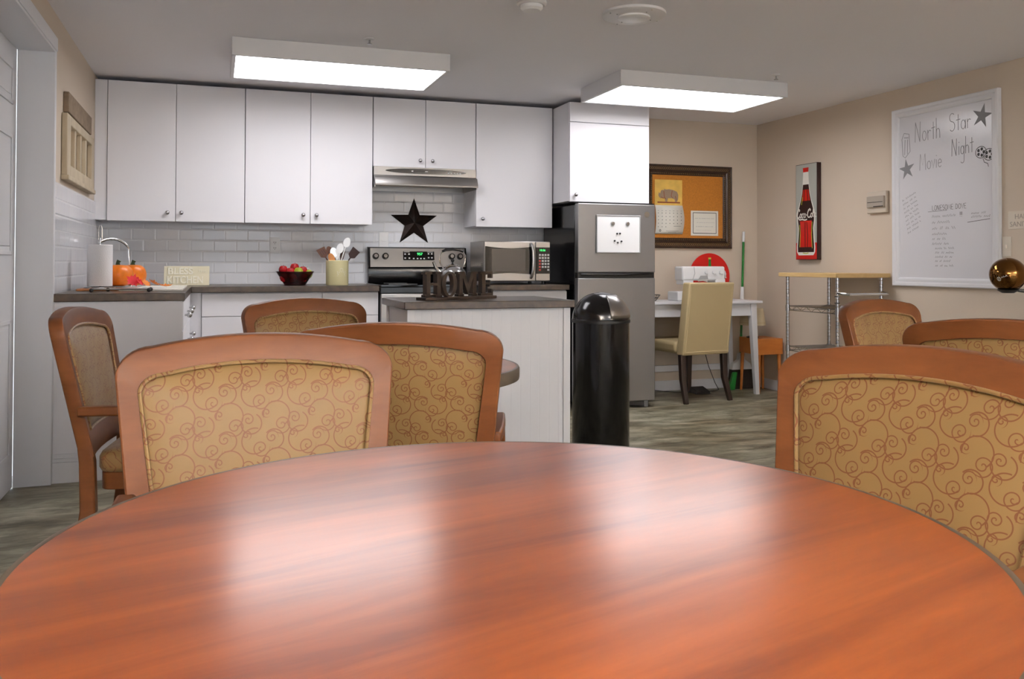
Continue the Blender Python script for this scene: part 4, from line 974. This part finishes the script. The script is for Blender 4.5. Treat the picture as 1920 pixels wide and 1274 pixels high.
for c_ in range(7): m.ribbon([(.02+c_*.036, .195), (.034+c_*.036, .195)], .002, cf, .0006)
m.ribbon([(.1, .025), (.22, .025)], .002, cf, .0006); m.ribbon([(.12, .014), (.20, .014)], .002, cf, .0006); m.ribbon([(.17, .065), (.24, .065)], .002, cf, .0006); m.ribbon([(x*.007+.045, y*.008+.028) for x, y in arc(0, 0, 1, 1, 0, 360)], .004, cf, .0006)
obj('date_print', m, M['darkink'], pg, smooth=False)
# certificate
t = thing('framed_notice', 'small white notice with black border pinned on the cork board', 'notice', (3.955, YB-.014, 1.31))
obj('notice_sheet', MB().box(3.822, 4.088, yk, yk+.002, 1.310, 1.522), M['sheet'], t, smooth=False)
m = MB(); fn_ = lambda u, v, d: (u, yk-.0003-d, v)
m.ribbon([(3.842, 1.330), (4.068, 1.330)], .005, fn_, .0004); m.ribbon([(3.842, 1.505), (4.068, 1.505)], .005, fn_, .0004); m.ribbon([(3.842, 1.330), (3.842, 1.505)], .005, fn_, .0004); m.ribbon([(4.068, 1.330), (4.068, 1.505)], .005, fn_, .0004)
obj('notice_border', m, M['blackmetal'], t, smooth=False)
m = MB(); scribble(m, 3.86, 4.05, 1.455, .006, .002, fn_, seed=1); scribble(m, 3.88, 4.05, 1.42, .005, .0015, fn_, seed=2); scribble(m, 3.87, 4.04, 1.385, .006, .002, fn_, seed=3); scribble(m, 3.87, 4.02, 1.355, .004, .0012, fn_, seed=4)
obj('notice_print', m, M['greyink'], t, smooth=False)

# ------------------------------------------------------------ bottle picture on right wall
t = thing('bottle_painting', 'tall narrow canvas of a red cola bottle on the right wall', 'painting', (4.47, 5.80, 1.104))
obj('canvas', MB().box(4.450, XR-.001, 5.672, 5.936, 1.104, 1.870), M['artblack'], t, .002)
py0, pw = 5.936, .264
def pf_(u, v, d): return (4.4493-d, py0-u, 1.104+v)
def poly(pts, m_, d, nm): 
    mb = MB(); mb.add([pf_(u, v, d) for u, v in pts], [tuple(range(len(pts)))]); return obj(nm, mb, m_, t, smooth=False)
poly([(.004, .13), (.26, .13), (.26, .762), (.004, .762)], M['artgrey'], .0, 'painted_ground'); poly([(.004, .004), (.26, .004), (.26, .135), (.004, .135)], M['red'], .0002, 'painted_table')
def bottle(s, dx=0):
    P = [(.030, .62), (.030, .60), (.036, .56), (.040, .53), (.055, .47), (.078, .40), (.088, .36), (.086, .31), (.076, .25), (.080, .18), (.088, .10), (.086, .06), (.070, .035)]
    rgt = [(.128+dx+x*s, z) for x, z in P]; lft = [(.128+dx-x*s, z) for x, z in P[::-1]]; return rgt+lft
poly(bottle(1.30), M['artwhite'], .0004, 'bottle_outline')
poly([(u, v) for u, v in bottle(1.15) if v > .05 and v < .61], M['artblack'], .0006, 'bottle_glass')
poly([(u, v) for u, v in bottle(.85) if .06 < v < .34], M['red'], .0008, 'bottle_lower_red')
poly([(u, v) for u, v in bottle(.95, .0) if .40 < v < .60], M['red'], .0008, 'bottle_upper_red')
poly([(.095, .70), (.160, .70), (.163, .735), (.092, .735)], M['red'], .0008, 'bottle_cap'); poly([(.090, .62), (.166, .62), (.160, .70), (.095, .70)], M['artwhite'], .0006, 'bottle_collar')
mb = MB()
for pl in ([(.11, .57), (.105, .48), (.09, .41)], [(.12, .30), (.118, .18), (.12, .10)], [(.14, .30), (.15, .2), (.145, .09)], [(.145, .57), (.155, .47)]): mb.ribbon(pl, .008, pf_, .001)
obj('bottle_shadow_lines', mb, M['artblack'], t, smooth=False)
mb = MB()
for pl in ([(.052, .28), (.058, .2), (.052, .1)], [(.205, .30), (.198, .2), (.206, .09)], [(.075, .44), (.088, .50)], [(.09, .055), (.13, .048), (.16, .055)]): mb.ribbon(pl, .007, pf_, .001)
obj('bottle_glints', mb, M['artgreen'], t, smooth=False)
mb = MB(); cursive(mb, .012, .335, .066, pf_, .009)
for i, v in enumerate(mb.v): mb.v[i] = (v[0]-.0014, v[1], v[2])
obj('bottle_script', mb, M['artwhite'], t, smooth=False)

# ------------------------------------------------------------ whiteboard
t = thing('whiteboard', 'tall white-framed whiteboard with faint handwriting on the right wall', 'whiteboard', (4.48, 4.45, .92))
wy0, wy1, wz0, wz1 = 4.89, 4.015, .921, 2.14
fw_ = lambda u, v, d: (XR-.001-d, u, v)
obj('board_surface', MB().box(XR-.012, XR-.002, wy1+.04, wy0-.04, wz0+.04, wz1-.04), M['board'], t, smooth=False)
obj('board_frame', frame_mb(wy1, wy0, wz0, wz1, [(0, .0), (0, .026), (.006, .030), (.022, .026), (.028, .020), (.045, .022), (.055, .018), (.060, .010), (.06, 0)], fw_), M['trim'], t, sharp=25)
wf = lambda u, v, d: (XR-.0125-d, wy0-.07-u, v)     # u runs left to right as seen
m = MB()
handwrite(m, 'North', .13, 1.895, .135, .0045, wf, sx=.62, rise=.02); handwrite(m, 'Star', .42, 1.925, .12, .0045, wf, sx=.70, rise=.03)
handwrite(m, 'Movie', .17, 1.70, .11, .0045, wf, sx=.68, rise=.04); handwrite(m, 'Night', .44, 1.765, .11, .0045, wf, sx=.62, rise=.06)
def star2(mb, u, v, r, rot=0):
    P = [(u+(r if i % 2 == 0 else r*.36)*cos(PI/2+rot+PI*i/5), v+(r if i % 2 == 0 else r*.36)*sin(PI/2+rot+PI*i/5)) for i in range(10)]
    vs = [wf(a, b, .0003) for a, b in P]+[wf(u, v, .0003)]; mb.add(vs, [(i, (i+1) % 10, 10) for i in range(10)])
obj('board_title', m, M['greyink'], t, smooth=False)
for a_ in ((.675, 1.99, .080, -.25), (.055, 1.72, .075, .15)):
    m = MB(); star2(m, *a_); obj('star_doodle', m, M['greyink'], t, smooth=False)
m = MB()
# film canister and reel sketches
for pl in ([(.01, 1.93), (.03, 1.97), (.075, 1.96), (.085, 1.84), (.04, 1.80), (.02, 1.815), (.01, 1.93)], [(.03, 1.94), (.07, 1.935)], [(.035, 1.82), (.04, 1.925)], [(.06, 1.825), (.062, 1.925)]): m.ribbon(pl, .005, wf, 0)
obj('canister_doodle', m, M['greyink'], t, smooth=False)
m = MB()
for (u, v) in ((.665, 1.765), (.725, 1.745)):
    m.ribbon([(a, b) for a, b in arc(u, v, .040, .036, 0, 360, 20)], .004, wf)
    for k in range(5): m.ribbon(arc(u+.022*cos(k*1.257), v+.02*sin(k*1.257), .006, .006, 0, 360, 6), .009, wf)
m.ribbon([(.68, 1.725), (.69, 1.70), (.715, 1.69), (.72, 1.67)], .004, wf)
obj('film_reel_doodle', m, M['darkink'], t, smooth=False); m = MB()
handwrite(m, 'LONESOME DOVE', .275, 1.425, .032, .0026, wf, sx=1.0)
m.ribbon([(.24, 1.418), (.40, 1.420)], .002, wf); handwrite(m, '!!!', .50, 1.375, .03, .003, wf)
m.ribbon([(.56, 1.335), (.73, 1.350)], .003, wf)
for i, (u0, u1, v, h) in enumerate(((.275, .47, 1.378, .018), (.275, .42, 1.338, .018), (.275, .47, 1.298, .02), (.275, .40, 1.262, .018), (.275, .40, 1.23, .017), (.275, .41, 1.198, .016), (.30, .46, 1.168, .015), (.30, .45, 1.140, .015), (.30, .44, 1.112, .015), (.30, .43, 1.085, .015), (.30, .46, 1.055, .015), (.59, .70, 1.385, .015), (.59, .73, 1.362, .015))):
    scribble(m, u0, u1, v, h, .0024, wf, seed=10+i)
obj('board_list', m, M['darkink'], t, smooth=False); m = MB()
for i in range(9): scribble(m, .015+.006*i, .15+.006*i if i < 6 else .19, 1.50-.028*i, .014, .0022, wf, ang=.42, seed=40+i)
obj('board_notes', m, M['darkink'], t, smooth=False)
t = thing('wall_thermostat', 'small grey thermostat in a clear guard left of the whiteboard', 'thermostat', (XR, 5.03, 1.43))
obj('guard_cover', MB().box(XR-.03, XR-.0005, 4.945, 5.135, 1.435, 1.59), M['thermolt'], t, .006); obj('thermostat_body', MB().box(XR-.046, XR-.030, 4.952, 5.12, 1.475, 1.555), M['thermo'], t, .004)
obj('thermostat_slot', MB().box(XR-.0475, XR-.046, 4.96, 5.11, 1.510, 1.514).box(XR-.0475, XR-.046, 4.955, 5.05, 1.478, 1.484), M['hole'], t)
t = thing('sanitizer_sign', 'small white HAND SANITIZER sign at the right edge of the wall', 'sign', (XR, 3.87, 1.27))
obj('sign_panel', MB().box(XR-.004, XR-.0005, 3.70, 3.97, 1.280, 1.386), M['switch'], t, .001)
sf = lambda u, v, d: (XR-.0042-d, 3.97-u, v)
m = MB(); m.text('HAND', .042, lambda u, v, d: sf(.045+u, 1.34+v, d), .0008); m.text('SANITIZER', .042, lambda u, v, d: sf(.012+u, 1.295+v, d), .0008); obj('sign_lettering', m, M['thermo'], t)
t = thing('light_switch', 'ivory light switch plate right of the whiteboard', 'light switch', (XR, 3.985, 1.115))
obj('switch_plate', MB().box(XR-.006, XR-.0005, 3.950, 4.012, 1.117, 1.236), M['switch'], t, .002); obj('toggle', MB().box(XR-.018, XR-.006, 3.976, 3.986, 1.165, 1.188), M['switch'], t, .002)

# ------------------------------------------------------------ ball on stand
bc = Vector((4.181, 3.703, 1.013))
t = thing('ball_stand', 'black metal arm stand carrying the glossy ball, at the right edge', 'stand', (4.30, 3.60, 0))
pxy = bc+Vector((.17, -.058, 0))
obj('stand_pole', MB().cyl((pxy.x, pxy.y, .012), (pxy.x, pxy.y, .925), .014, n=16), M['blackmetal'], t)
obj('stand_foot', MB().lathe([(.001, 0), (.11, 0), (.11, .010), (.001, .016)], (pxy.x, pxy.y, 0), 32), M['blackmetal'], t)
obj('stand_arm', MB().sweep([(pxy.x, pxy.y, .925), (bc.x+.07, bc.y-.03, .922), (bc.x+.045, bc.y-.015, .928)], .035, .018), M['blackmetal'], t, .003)
obj('stand_cup', MB().lathe([(.03, -.022), (.052, -.008), (.056, -.002), (.040, -.010), (.001, -.015)], (bc.x, bc.y, .932), 24), M['blackmetal'], t)
t = thing('bowling_ball', 'glossy dark brown ball with small white writing at the right edge', 'ball', (bc.x, bc.y, bc.z-.095))
bs = obj('ball_surface', MB().lathe([(max(1e-6, .0945*sin(PI*i/32)), -.0945*cos(PI*i/32)) for i in range(33)], tuple(bc), 64), M['ball'], t, sharp=80)
dcam = (Vector((0, 0, 1.067))-bc).normalized(); rgt = Vector((-dcam.y, dcam.x, 0)).normalized(); upp = dcam.cross(rgt)
fnb = lambda u, v, d: tuple(bc+(dcam+(rgt*(u)+upp*(v))/.0945).normalized()*(.0949+d))
m = MB(); m.ribbon([(x*.013-.052, y*.013-.03) for x, y in arc(0, 0, 1, 1, 0, 360, 14)], .0026, fnb)
m.text('B', .022, lambda u, v, d: fnb(-.058+u, -.038+v, 0), .0004); scribble(m, -.034, .0, -.022, .010, .0022, fnb, ang=.4, seed=5)
obj('ball_writing', m, M['artwhite'], bs, smooth=False)

# ------------------------------------------------------------ nook: desk etc.
t = thing('white_desk', 'white desk with splayed legs in the nook right of the fridge', 'desk', (3.65, 6.3, 0))
obj('desktop', MB().box(3.13, 4.240, 6.085, 6.505, .745, .768), M['trim'], t, .004)
obj('apron', MB().box(3.17, 4.19, 6.115, 6.135, .645, .7445).box(3.17, 4.14, 6.47, 6.49, .645, .7445).box(3.17, 3.19, 6.135, 6.47, .645, .7445), M['trim'], t, .002)
for a, b in (((4.165, 6.13, .744), (4.205, 6.125, 0)), ((4.155, 6.475, .744), (4.195, 6.485, 0)), ((3.19, 6.13, .744), (3.15, 6.125, 0)), ((3.19, 6.475, .744), (3.15, 6.485, 0))):
    obj('leg', MB().frustum(b, a, .036, .055), M['trim'], t, .003)
obj('stretcher', MB().box(3.17, 4.17, 6.482, 6.498, .165, .217), M['trim'], t, .002)
# sewing machine
t = thing('sewing_machine', 'white sewing machine on the white desk', 'sewing machine', (3.74, 6.27, .768))
obj('machine_bed', MB().box(3.50, 3.96, 6.17, 6.34, .769, .845), M['whiteplastic'], t, .010, seg=3)
obj('machine_pillar', MB().box(3.86, 3.955, 6.19, 6.32, .845, .95), M['whiteplastic'], t, .010, seg=3)
obj('machine_arm', MB().box(3.553, 3.950, 6.19, 6.32, .932, 1.048), M['whiteplastic'], t, .014, seg=3)
obj('machine_head', MB().box(3.565, 3.66, 6.195, 6.315, .900, .945), M['whiteplastic'], t, .008)
obj('needle_bar', MB().cyl((3.61, 6.25, .86), (3.61, 6.25, .91), .006, n=10).box(3.60, 3.62, 6.24, 6.26, .846, .862), M['chrome'], t)
for x in (3.77, 3.84, 3.905): obj('dial', MB().cyl((x, 6.188, 1.00), (x, 6.176, 1.00), .014, n=18), M['whiteplastic'], t, .001)
obj('dial', MB().cyl((3.955, 6.25, .985), (3.975, 6.25, .985), .035, n=24), M['whiteplastic'], t, .002)
obj('stitch_chart', MB().prism([(3.70, .945), (3.79, .945), (3.78, .972), (3.72, .972)], lambda u, v, d: (u, d, v), 6.187, 6.189), M['greyplastic'], t)
obj('thread', MB().tube([(3.66, 6.188, 1.045), (3.665, 6.184, .99), (3.65, 6.186, .95), (3.612, 6.24, .90)], .0012, 6), M['greyink'], t)
# cola disc sign
t = thing('round_cola_sign', 'round red cola sign behind the sewing machine', 'sign', (4.0, 6.49, .77))
dc = (4.0, .965)
def df(u, v, d): return (dc[0]+u, YB-.014-d-.012*(.2-v)/.4, dc[1]+v)
obj('disc', MB().prism([(.195*cos(2*PI*i/64), .195*sin(2*PI*i/64)) for i in range(64)], df, 0, .005), M['red'], t)
m = MB(); cursive(m, -.165, -.02, .088, lambda u, v, d: df(u, v, .0058), .012); obj('script_lettering', m, M['artwhite'], t, smooth=False)
obj('bottle_neck', MB().prism([(-.014, .075), (.016, .075), (.012, .125), (.012, .145), (-.010, .145), (-.010, .125)], df, .005, .006), M['greenplastic'], t); obj('bottle_cap', MB().prism([(-.012, .143), (.014, .143), (.014, .158), (-.012, .158)], df, .0052, .0065), M['artgreen'], t)
# wire basket
t = thing('wire_basket', 'small dark wire basket on the desk beside the fridge', 'basket', (3.30, 6.30, .768))
m = MB()
for r, z in ((.055, .771), (.075, .795), (.09, .818)): m.tube([(3.30+r*cos(2*PI*i/28), 6.28+r*sin(2*PI*i/28), z) for i in range(28)], .002, 6, closed=True)
for i in range(24): a = 2*PI*i/24; m.tube([(3.30+.055*cos(a), 6.28+.055*sin(a), .771), (3.30+.09*cos(a), 6.28+.09*sin(a), .818)], .0016, 5)
obj('basket_wires', m, M['blackmetal'], t)
# parsons chair
t = thing('desk_chair', 'beige upholstered desk chair with dark legs pulled up to the white desk', 'chair', (3.60, 6.08, 0), rotz=0)
pa = R(8.5); pc = Vector((3.592, 5.905, 0))
def pcf(x, y, z): return (pc.x+cos(pa)*x-sin(pa)*y, pc.y+sin(pa)*x+cos(pa)*y, z)
def pbox(m, x0, x1, ya, yb_, z0, z1, dy0=0, dy1=0, tw=0):
    vs = []
    for x in (x0, x1):
        for y in (ya, yb_):
            for z, dy in ((z0, dy0), (z1, dy1)): vs.append(pcf(x*(1+tw*(z == z1)), y+dy, z))
    return m.add(vs, [(0, 1, 3, 2), (4, 6, 7, 5), (0, 4, 5, 1), (2, 3, 7, 6), (0, 2, 6, 4), (1, 5, 7, 3)])
bkr = obj('backrest', pbox(MB(), -.225, .225, -.01, .075, .365, .925, 0, -.075, -.02), M['beige'], t, .012, seg=3)
obj('piping', MB().tube([pcf(-.205, -.014, .39), pcf(.205, -.014, .39), pcf(.200, -.080, .905), pcf(-.200, -.080, .905)], .0035, 6, closed=True), M['piping'], bkr)
obj('seat', pbox(MB(), -.235, .235, .07, .50, .375, .470), M['beige'], t, .03, seg=4)
for s in (-1, 1):
    m = MB().sweep([pcf(s*.205, .03, .37), pcf(s*.205, .02, .18), pcf(s*.215, -.035, 0)], [.045, .04, .032], [.045, .04, .032], (0, 1, 0)); obj('leg', m, M['espresso'], t, .002)
    m = MB().sweep([pcf(s*.205, .46, .38), pcf(s*.205, .46, 0)], [.045, .032], [.045, .032], (0, 1, 0)); obj('leg', m, M['espresso'], t, .002)
# foot pedal
t = thing('sewing_foot_pedal', 'black sewing foot pedal with cord on the floor under the desk', 'foot pedal', (3.80, 6.33, 0))
obj('pedal_base', MB().add([(3.72, 6.26, 0), (3.86, 6.26, 0), (3.86, 6.38, 0), (3.72, 6.38, 0), (3.73, 6.27, .025), (3.85, 6.27, .025), (3.85, 6.37, .05), (3.73, 6.37, .05)], [(3, 2, 1, 0), (4, 5, 6, 7), (0, 1, 5, 4), (1, 2, 6, 5), (2, 3, 7, 6), (3, 0, 4, 7)]), M['blackmetal'], t, .004)
obj('cord', MB().tube([(3.86, 6.34, .006), (3.96, 6.36, .006), (4.02, 6.40, .008), (4.01, 6.44, .06), (3.96, 6.46, .2), (3.9, 6.46, .4), (3.86, 6.46, .66)], .003, 6).tube([(3.73, 6.34, .006), (3.6, 6.40, .006), (3.5, 6.46, .01), (3.42, 6.48, .02)], .003, 6), M['blackmetal'], t)
# broom
t = thing('broom', 'green-handled broom standing in the corner behind the desk', 'broom', (4.30, 6.48, 0))
obj('handle', MB().tube([(4.262, 6.44, .26), (4.335, 6.505, 1.26)], .010, 12), M['greenplastic'], t)
obj('handle_grip', MB().tube([(4.335, 6.505, 1.26), (4.342, 6.512, 1.35)], .0115, 12), M['whiteplastic'], t)
obj('handle_socket', MB().tube([(4.296, 6.47, .74), (4.3045, 6.478, .87)], [.019, .014], 14), M['whiteplastic'], t)
hd = obj('broom_cap', MB().prism([(-.10, 0), (.10, 0), (.085, .05), (.03, .085), (.02, .14), (-.02, .14), (-.03, .085), (-.085, .05)], lambda u, v, d: (4.262+u, 6.44+d, .165+v), -.022, .022), M['whiteplastic'], t, .004)
obj('bristles', MB().prism([(-.12, 0), (.12, 0), (.10, .165), (-.10, .165)], lambda u, v, d: (4.262+u, 6.44+d, .002+v), -.02, .02), M['bristle'], t)
tag(obj('dustpan', MB().prism([(4.10, .002), (4.16, .002), (4.185, .15), (4.15, .15)], lambda u, v, d: (u, d, v), 6.37, 6.40), M['greenplastic'], bevel=.003), 'green dustpan edge standing beside the broom bristles', 'dustpan')
# stool
t = thing('side_stool', 'small orange wooden box stool with slanted legs in the corner', 'stool', (4.32, 6.30, 0))
obj('stool_box', MB().box(4.224, 4.465, 6.13, 6.405, .318, .450), M['stool'], t, .004)
for (x, y, sx, sy) in ((4.245, 6.15, -.004, -.004), (4.44, 6.15, .01, -.004), (4.245, 6.385, -.012, .004), (4.44, 6.385, .01, .004)):
    obj('leg', MB().tube([(x, y, .318), (x+sx, y+sy, 0)], [.016, .010], 12), M['stool'], t)
t = thing('table_lamp', 'beige lamp shade on a dark stem standing on the orange stool', 'lamp', (4.30, 6.32, .45))
obj('lamp_base', MB().lathe([(.001, 0), (.05, 0), (.05, .008), (.012, .02), (.010, .12), (.001, .12)], (4.265, 6.27, .4505), 24), M['blackmetal'], t)
sh_ = obj('lamp_shade', MB().lathe([(.108, .0), (.088, .140), (.086, .140), (.106, .0)], (4.265, 6.27, .557), 40, cap=False), M['shade'], t)
obj('shade_trim', MB().lathe([(.1055, .018), (.1075, .018), (.1065, .026), (.1045, .026)], (4.265, 6.27, .557), 40, cap=False), M['piping'], sh_)

# ------------------------------------------------------------ wire cart
t = thing('wire_cart', 'chrome wire kitchen cart with wooden top against the right wall', 'cart', (4.24, 5.23, 0))
obj('cart_top', MB().box(4.005, 4.470, 4.912, 5.552, .975, 1.005), M['shelfwood'], t, .003)
for x, y in ((4.052, 4.955), (4.425, 4.955), (4.052, 5.505), (4.425, 5.505)):
    m = MB().cyl((x, y, .03), (x, y, .975), .0125, n=14)
    po = obj('post', m, M['nickel'], t)
    mm = MB()
    for k in range(36): mm.lathe([(.0126, 0), (.0132, .001), (.0132, .002), (.0126, .003)], (x, y, .06+.0255*k), 10)
    obj('post_grooves', mm, M['gilt'], po)
    obj('caster', MB().cyl((x-.01, y, .022), (x+.01, y, .022), .022, n=18), M['gasket'], t)
for z in (.755, .455, .15):
    m = MB(); X0, X1, Y0, Y1 = 4.052, 4.425, 4.955, 5.505
    for zz in (z, z-.03): m.tube([(X0, Y0, zz), (X1, Y0, zz), (X1, Y1, zz), (X0, Y1, zz)], .0035, 8, closed=True)
    for (p, q) in (((X0, Y0), (X1, Y0)), ((X1, Y0), (X1, Y1)), ((X1, Y1), (X0, Y1)), ((X0, Y1), (X0, Y0))):
        n = 10; pts = [(p[0]+(q[0]-p[0])*i/n, p[1]+(q[1]-p[1])*i/n, z-(.03 if i % 2 else 0)) for i in range(n+1)]; m.tube(pts, .002, 5)
    for i in range(1, 18): y = Y0+(Y1-Y0)*i/18; m.tube([(X0, y, z+.004), (X1, y, z+.004)], .002, 5)
    s_ = obj('wire_shelf', m, M['nickel'], t)
    mm = MB()
    for x, y in ((X0, Y0), (X1, Y0), (X0, Y1), (X1, Y1)): mm.cyl((x, y, z-.036), (x, y, z+.008), .0165, n=14)
    obj('shelf_collar', mm, M['nickel'], s_)
obj('push_handle', MB().tube([(4.052, 4.955, .87), (4.052, 4.90, .865), (4.075, 4.865, .862), (4.40, 4.865, .862), (4.425, 4.90, .865), (4.425, 4.955, .87)], .010, 12), M['chrome'], t)
m = MB()
for z in (.80, .845): m.cyl((4.052, 4.955, z-.003), (4.052, 4.955, z+.003), .0175, n=14)
obj('clamp_ring', m, M['gasket'], t)

# ------------------------------------------------------------ left wall decor
t = thing('wooden_plank_ledge', 'grey-brown wooden plank mounted above the old window frame', 'shelf', (XL, 5.4, 1.84))
obj('plank', MB().box(XL+.001, XL+.028, 4.99, 5.85, 1.845, 1.952), M['driftwood'], t, .004)
t = thing('old_window_frame', 'weathered cream window frame hung on the left wall above the tiles', 'frame', (XL, 5.5, 1.51))
m = MB(); x0, x1 = XL+.002, XL+.03
m.box(x0, x1, 4.94, 5.05, 1.515, 1.835); m.box(x0, x1, 5.86, 5.95, 1.515, 1.835); m.box(x0, x1, 5.05, 5.86, 1.515, 1.575); m.box(x0, x1, 5.05, 5.86, 1.785, 1.835)
obj('outer_frame', m, M['weathered'], t, .004)
for y in (5.25, 5.455, 5.66): obj('window_bar', MB().box(x0, x1-.006, y-.022, y+.022, 1.575, 1.785), M['weathered'], t, .003)
obj('lower_sill', MB().box(x0, x1+.01, 4.93, 5.96, 1.49, 1.515), M['weathered'], t, .004)

for o in bpy.data.objects:
    if '_o' in o: del o['_o']
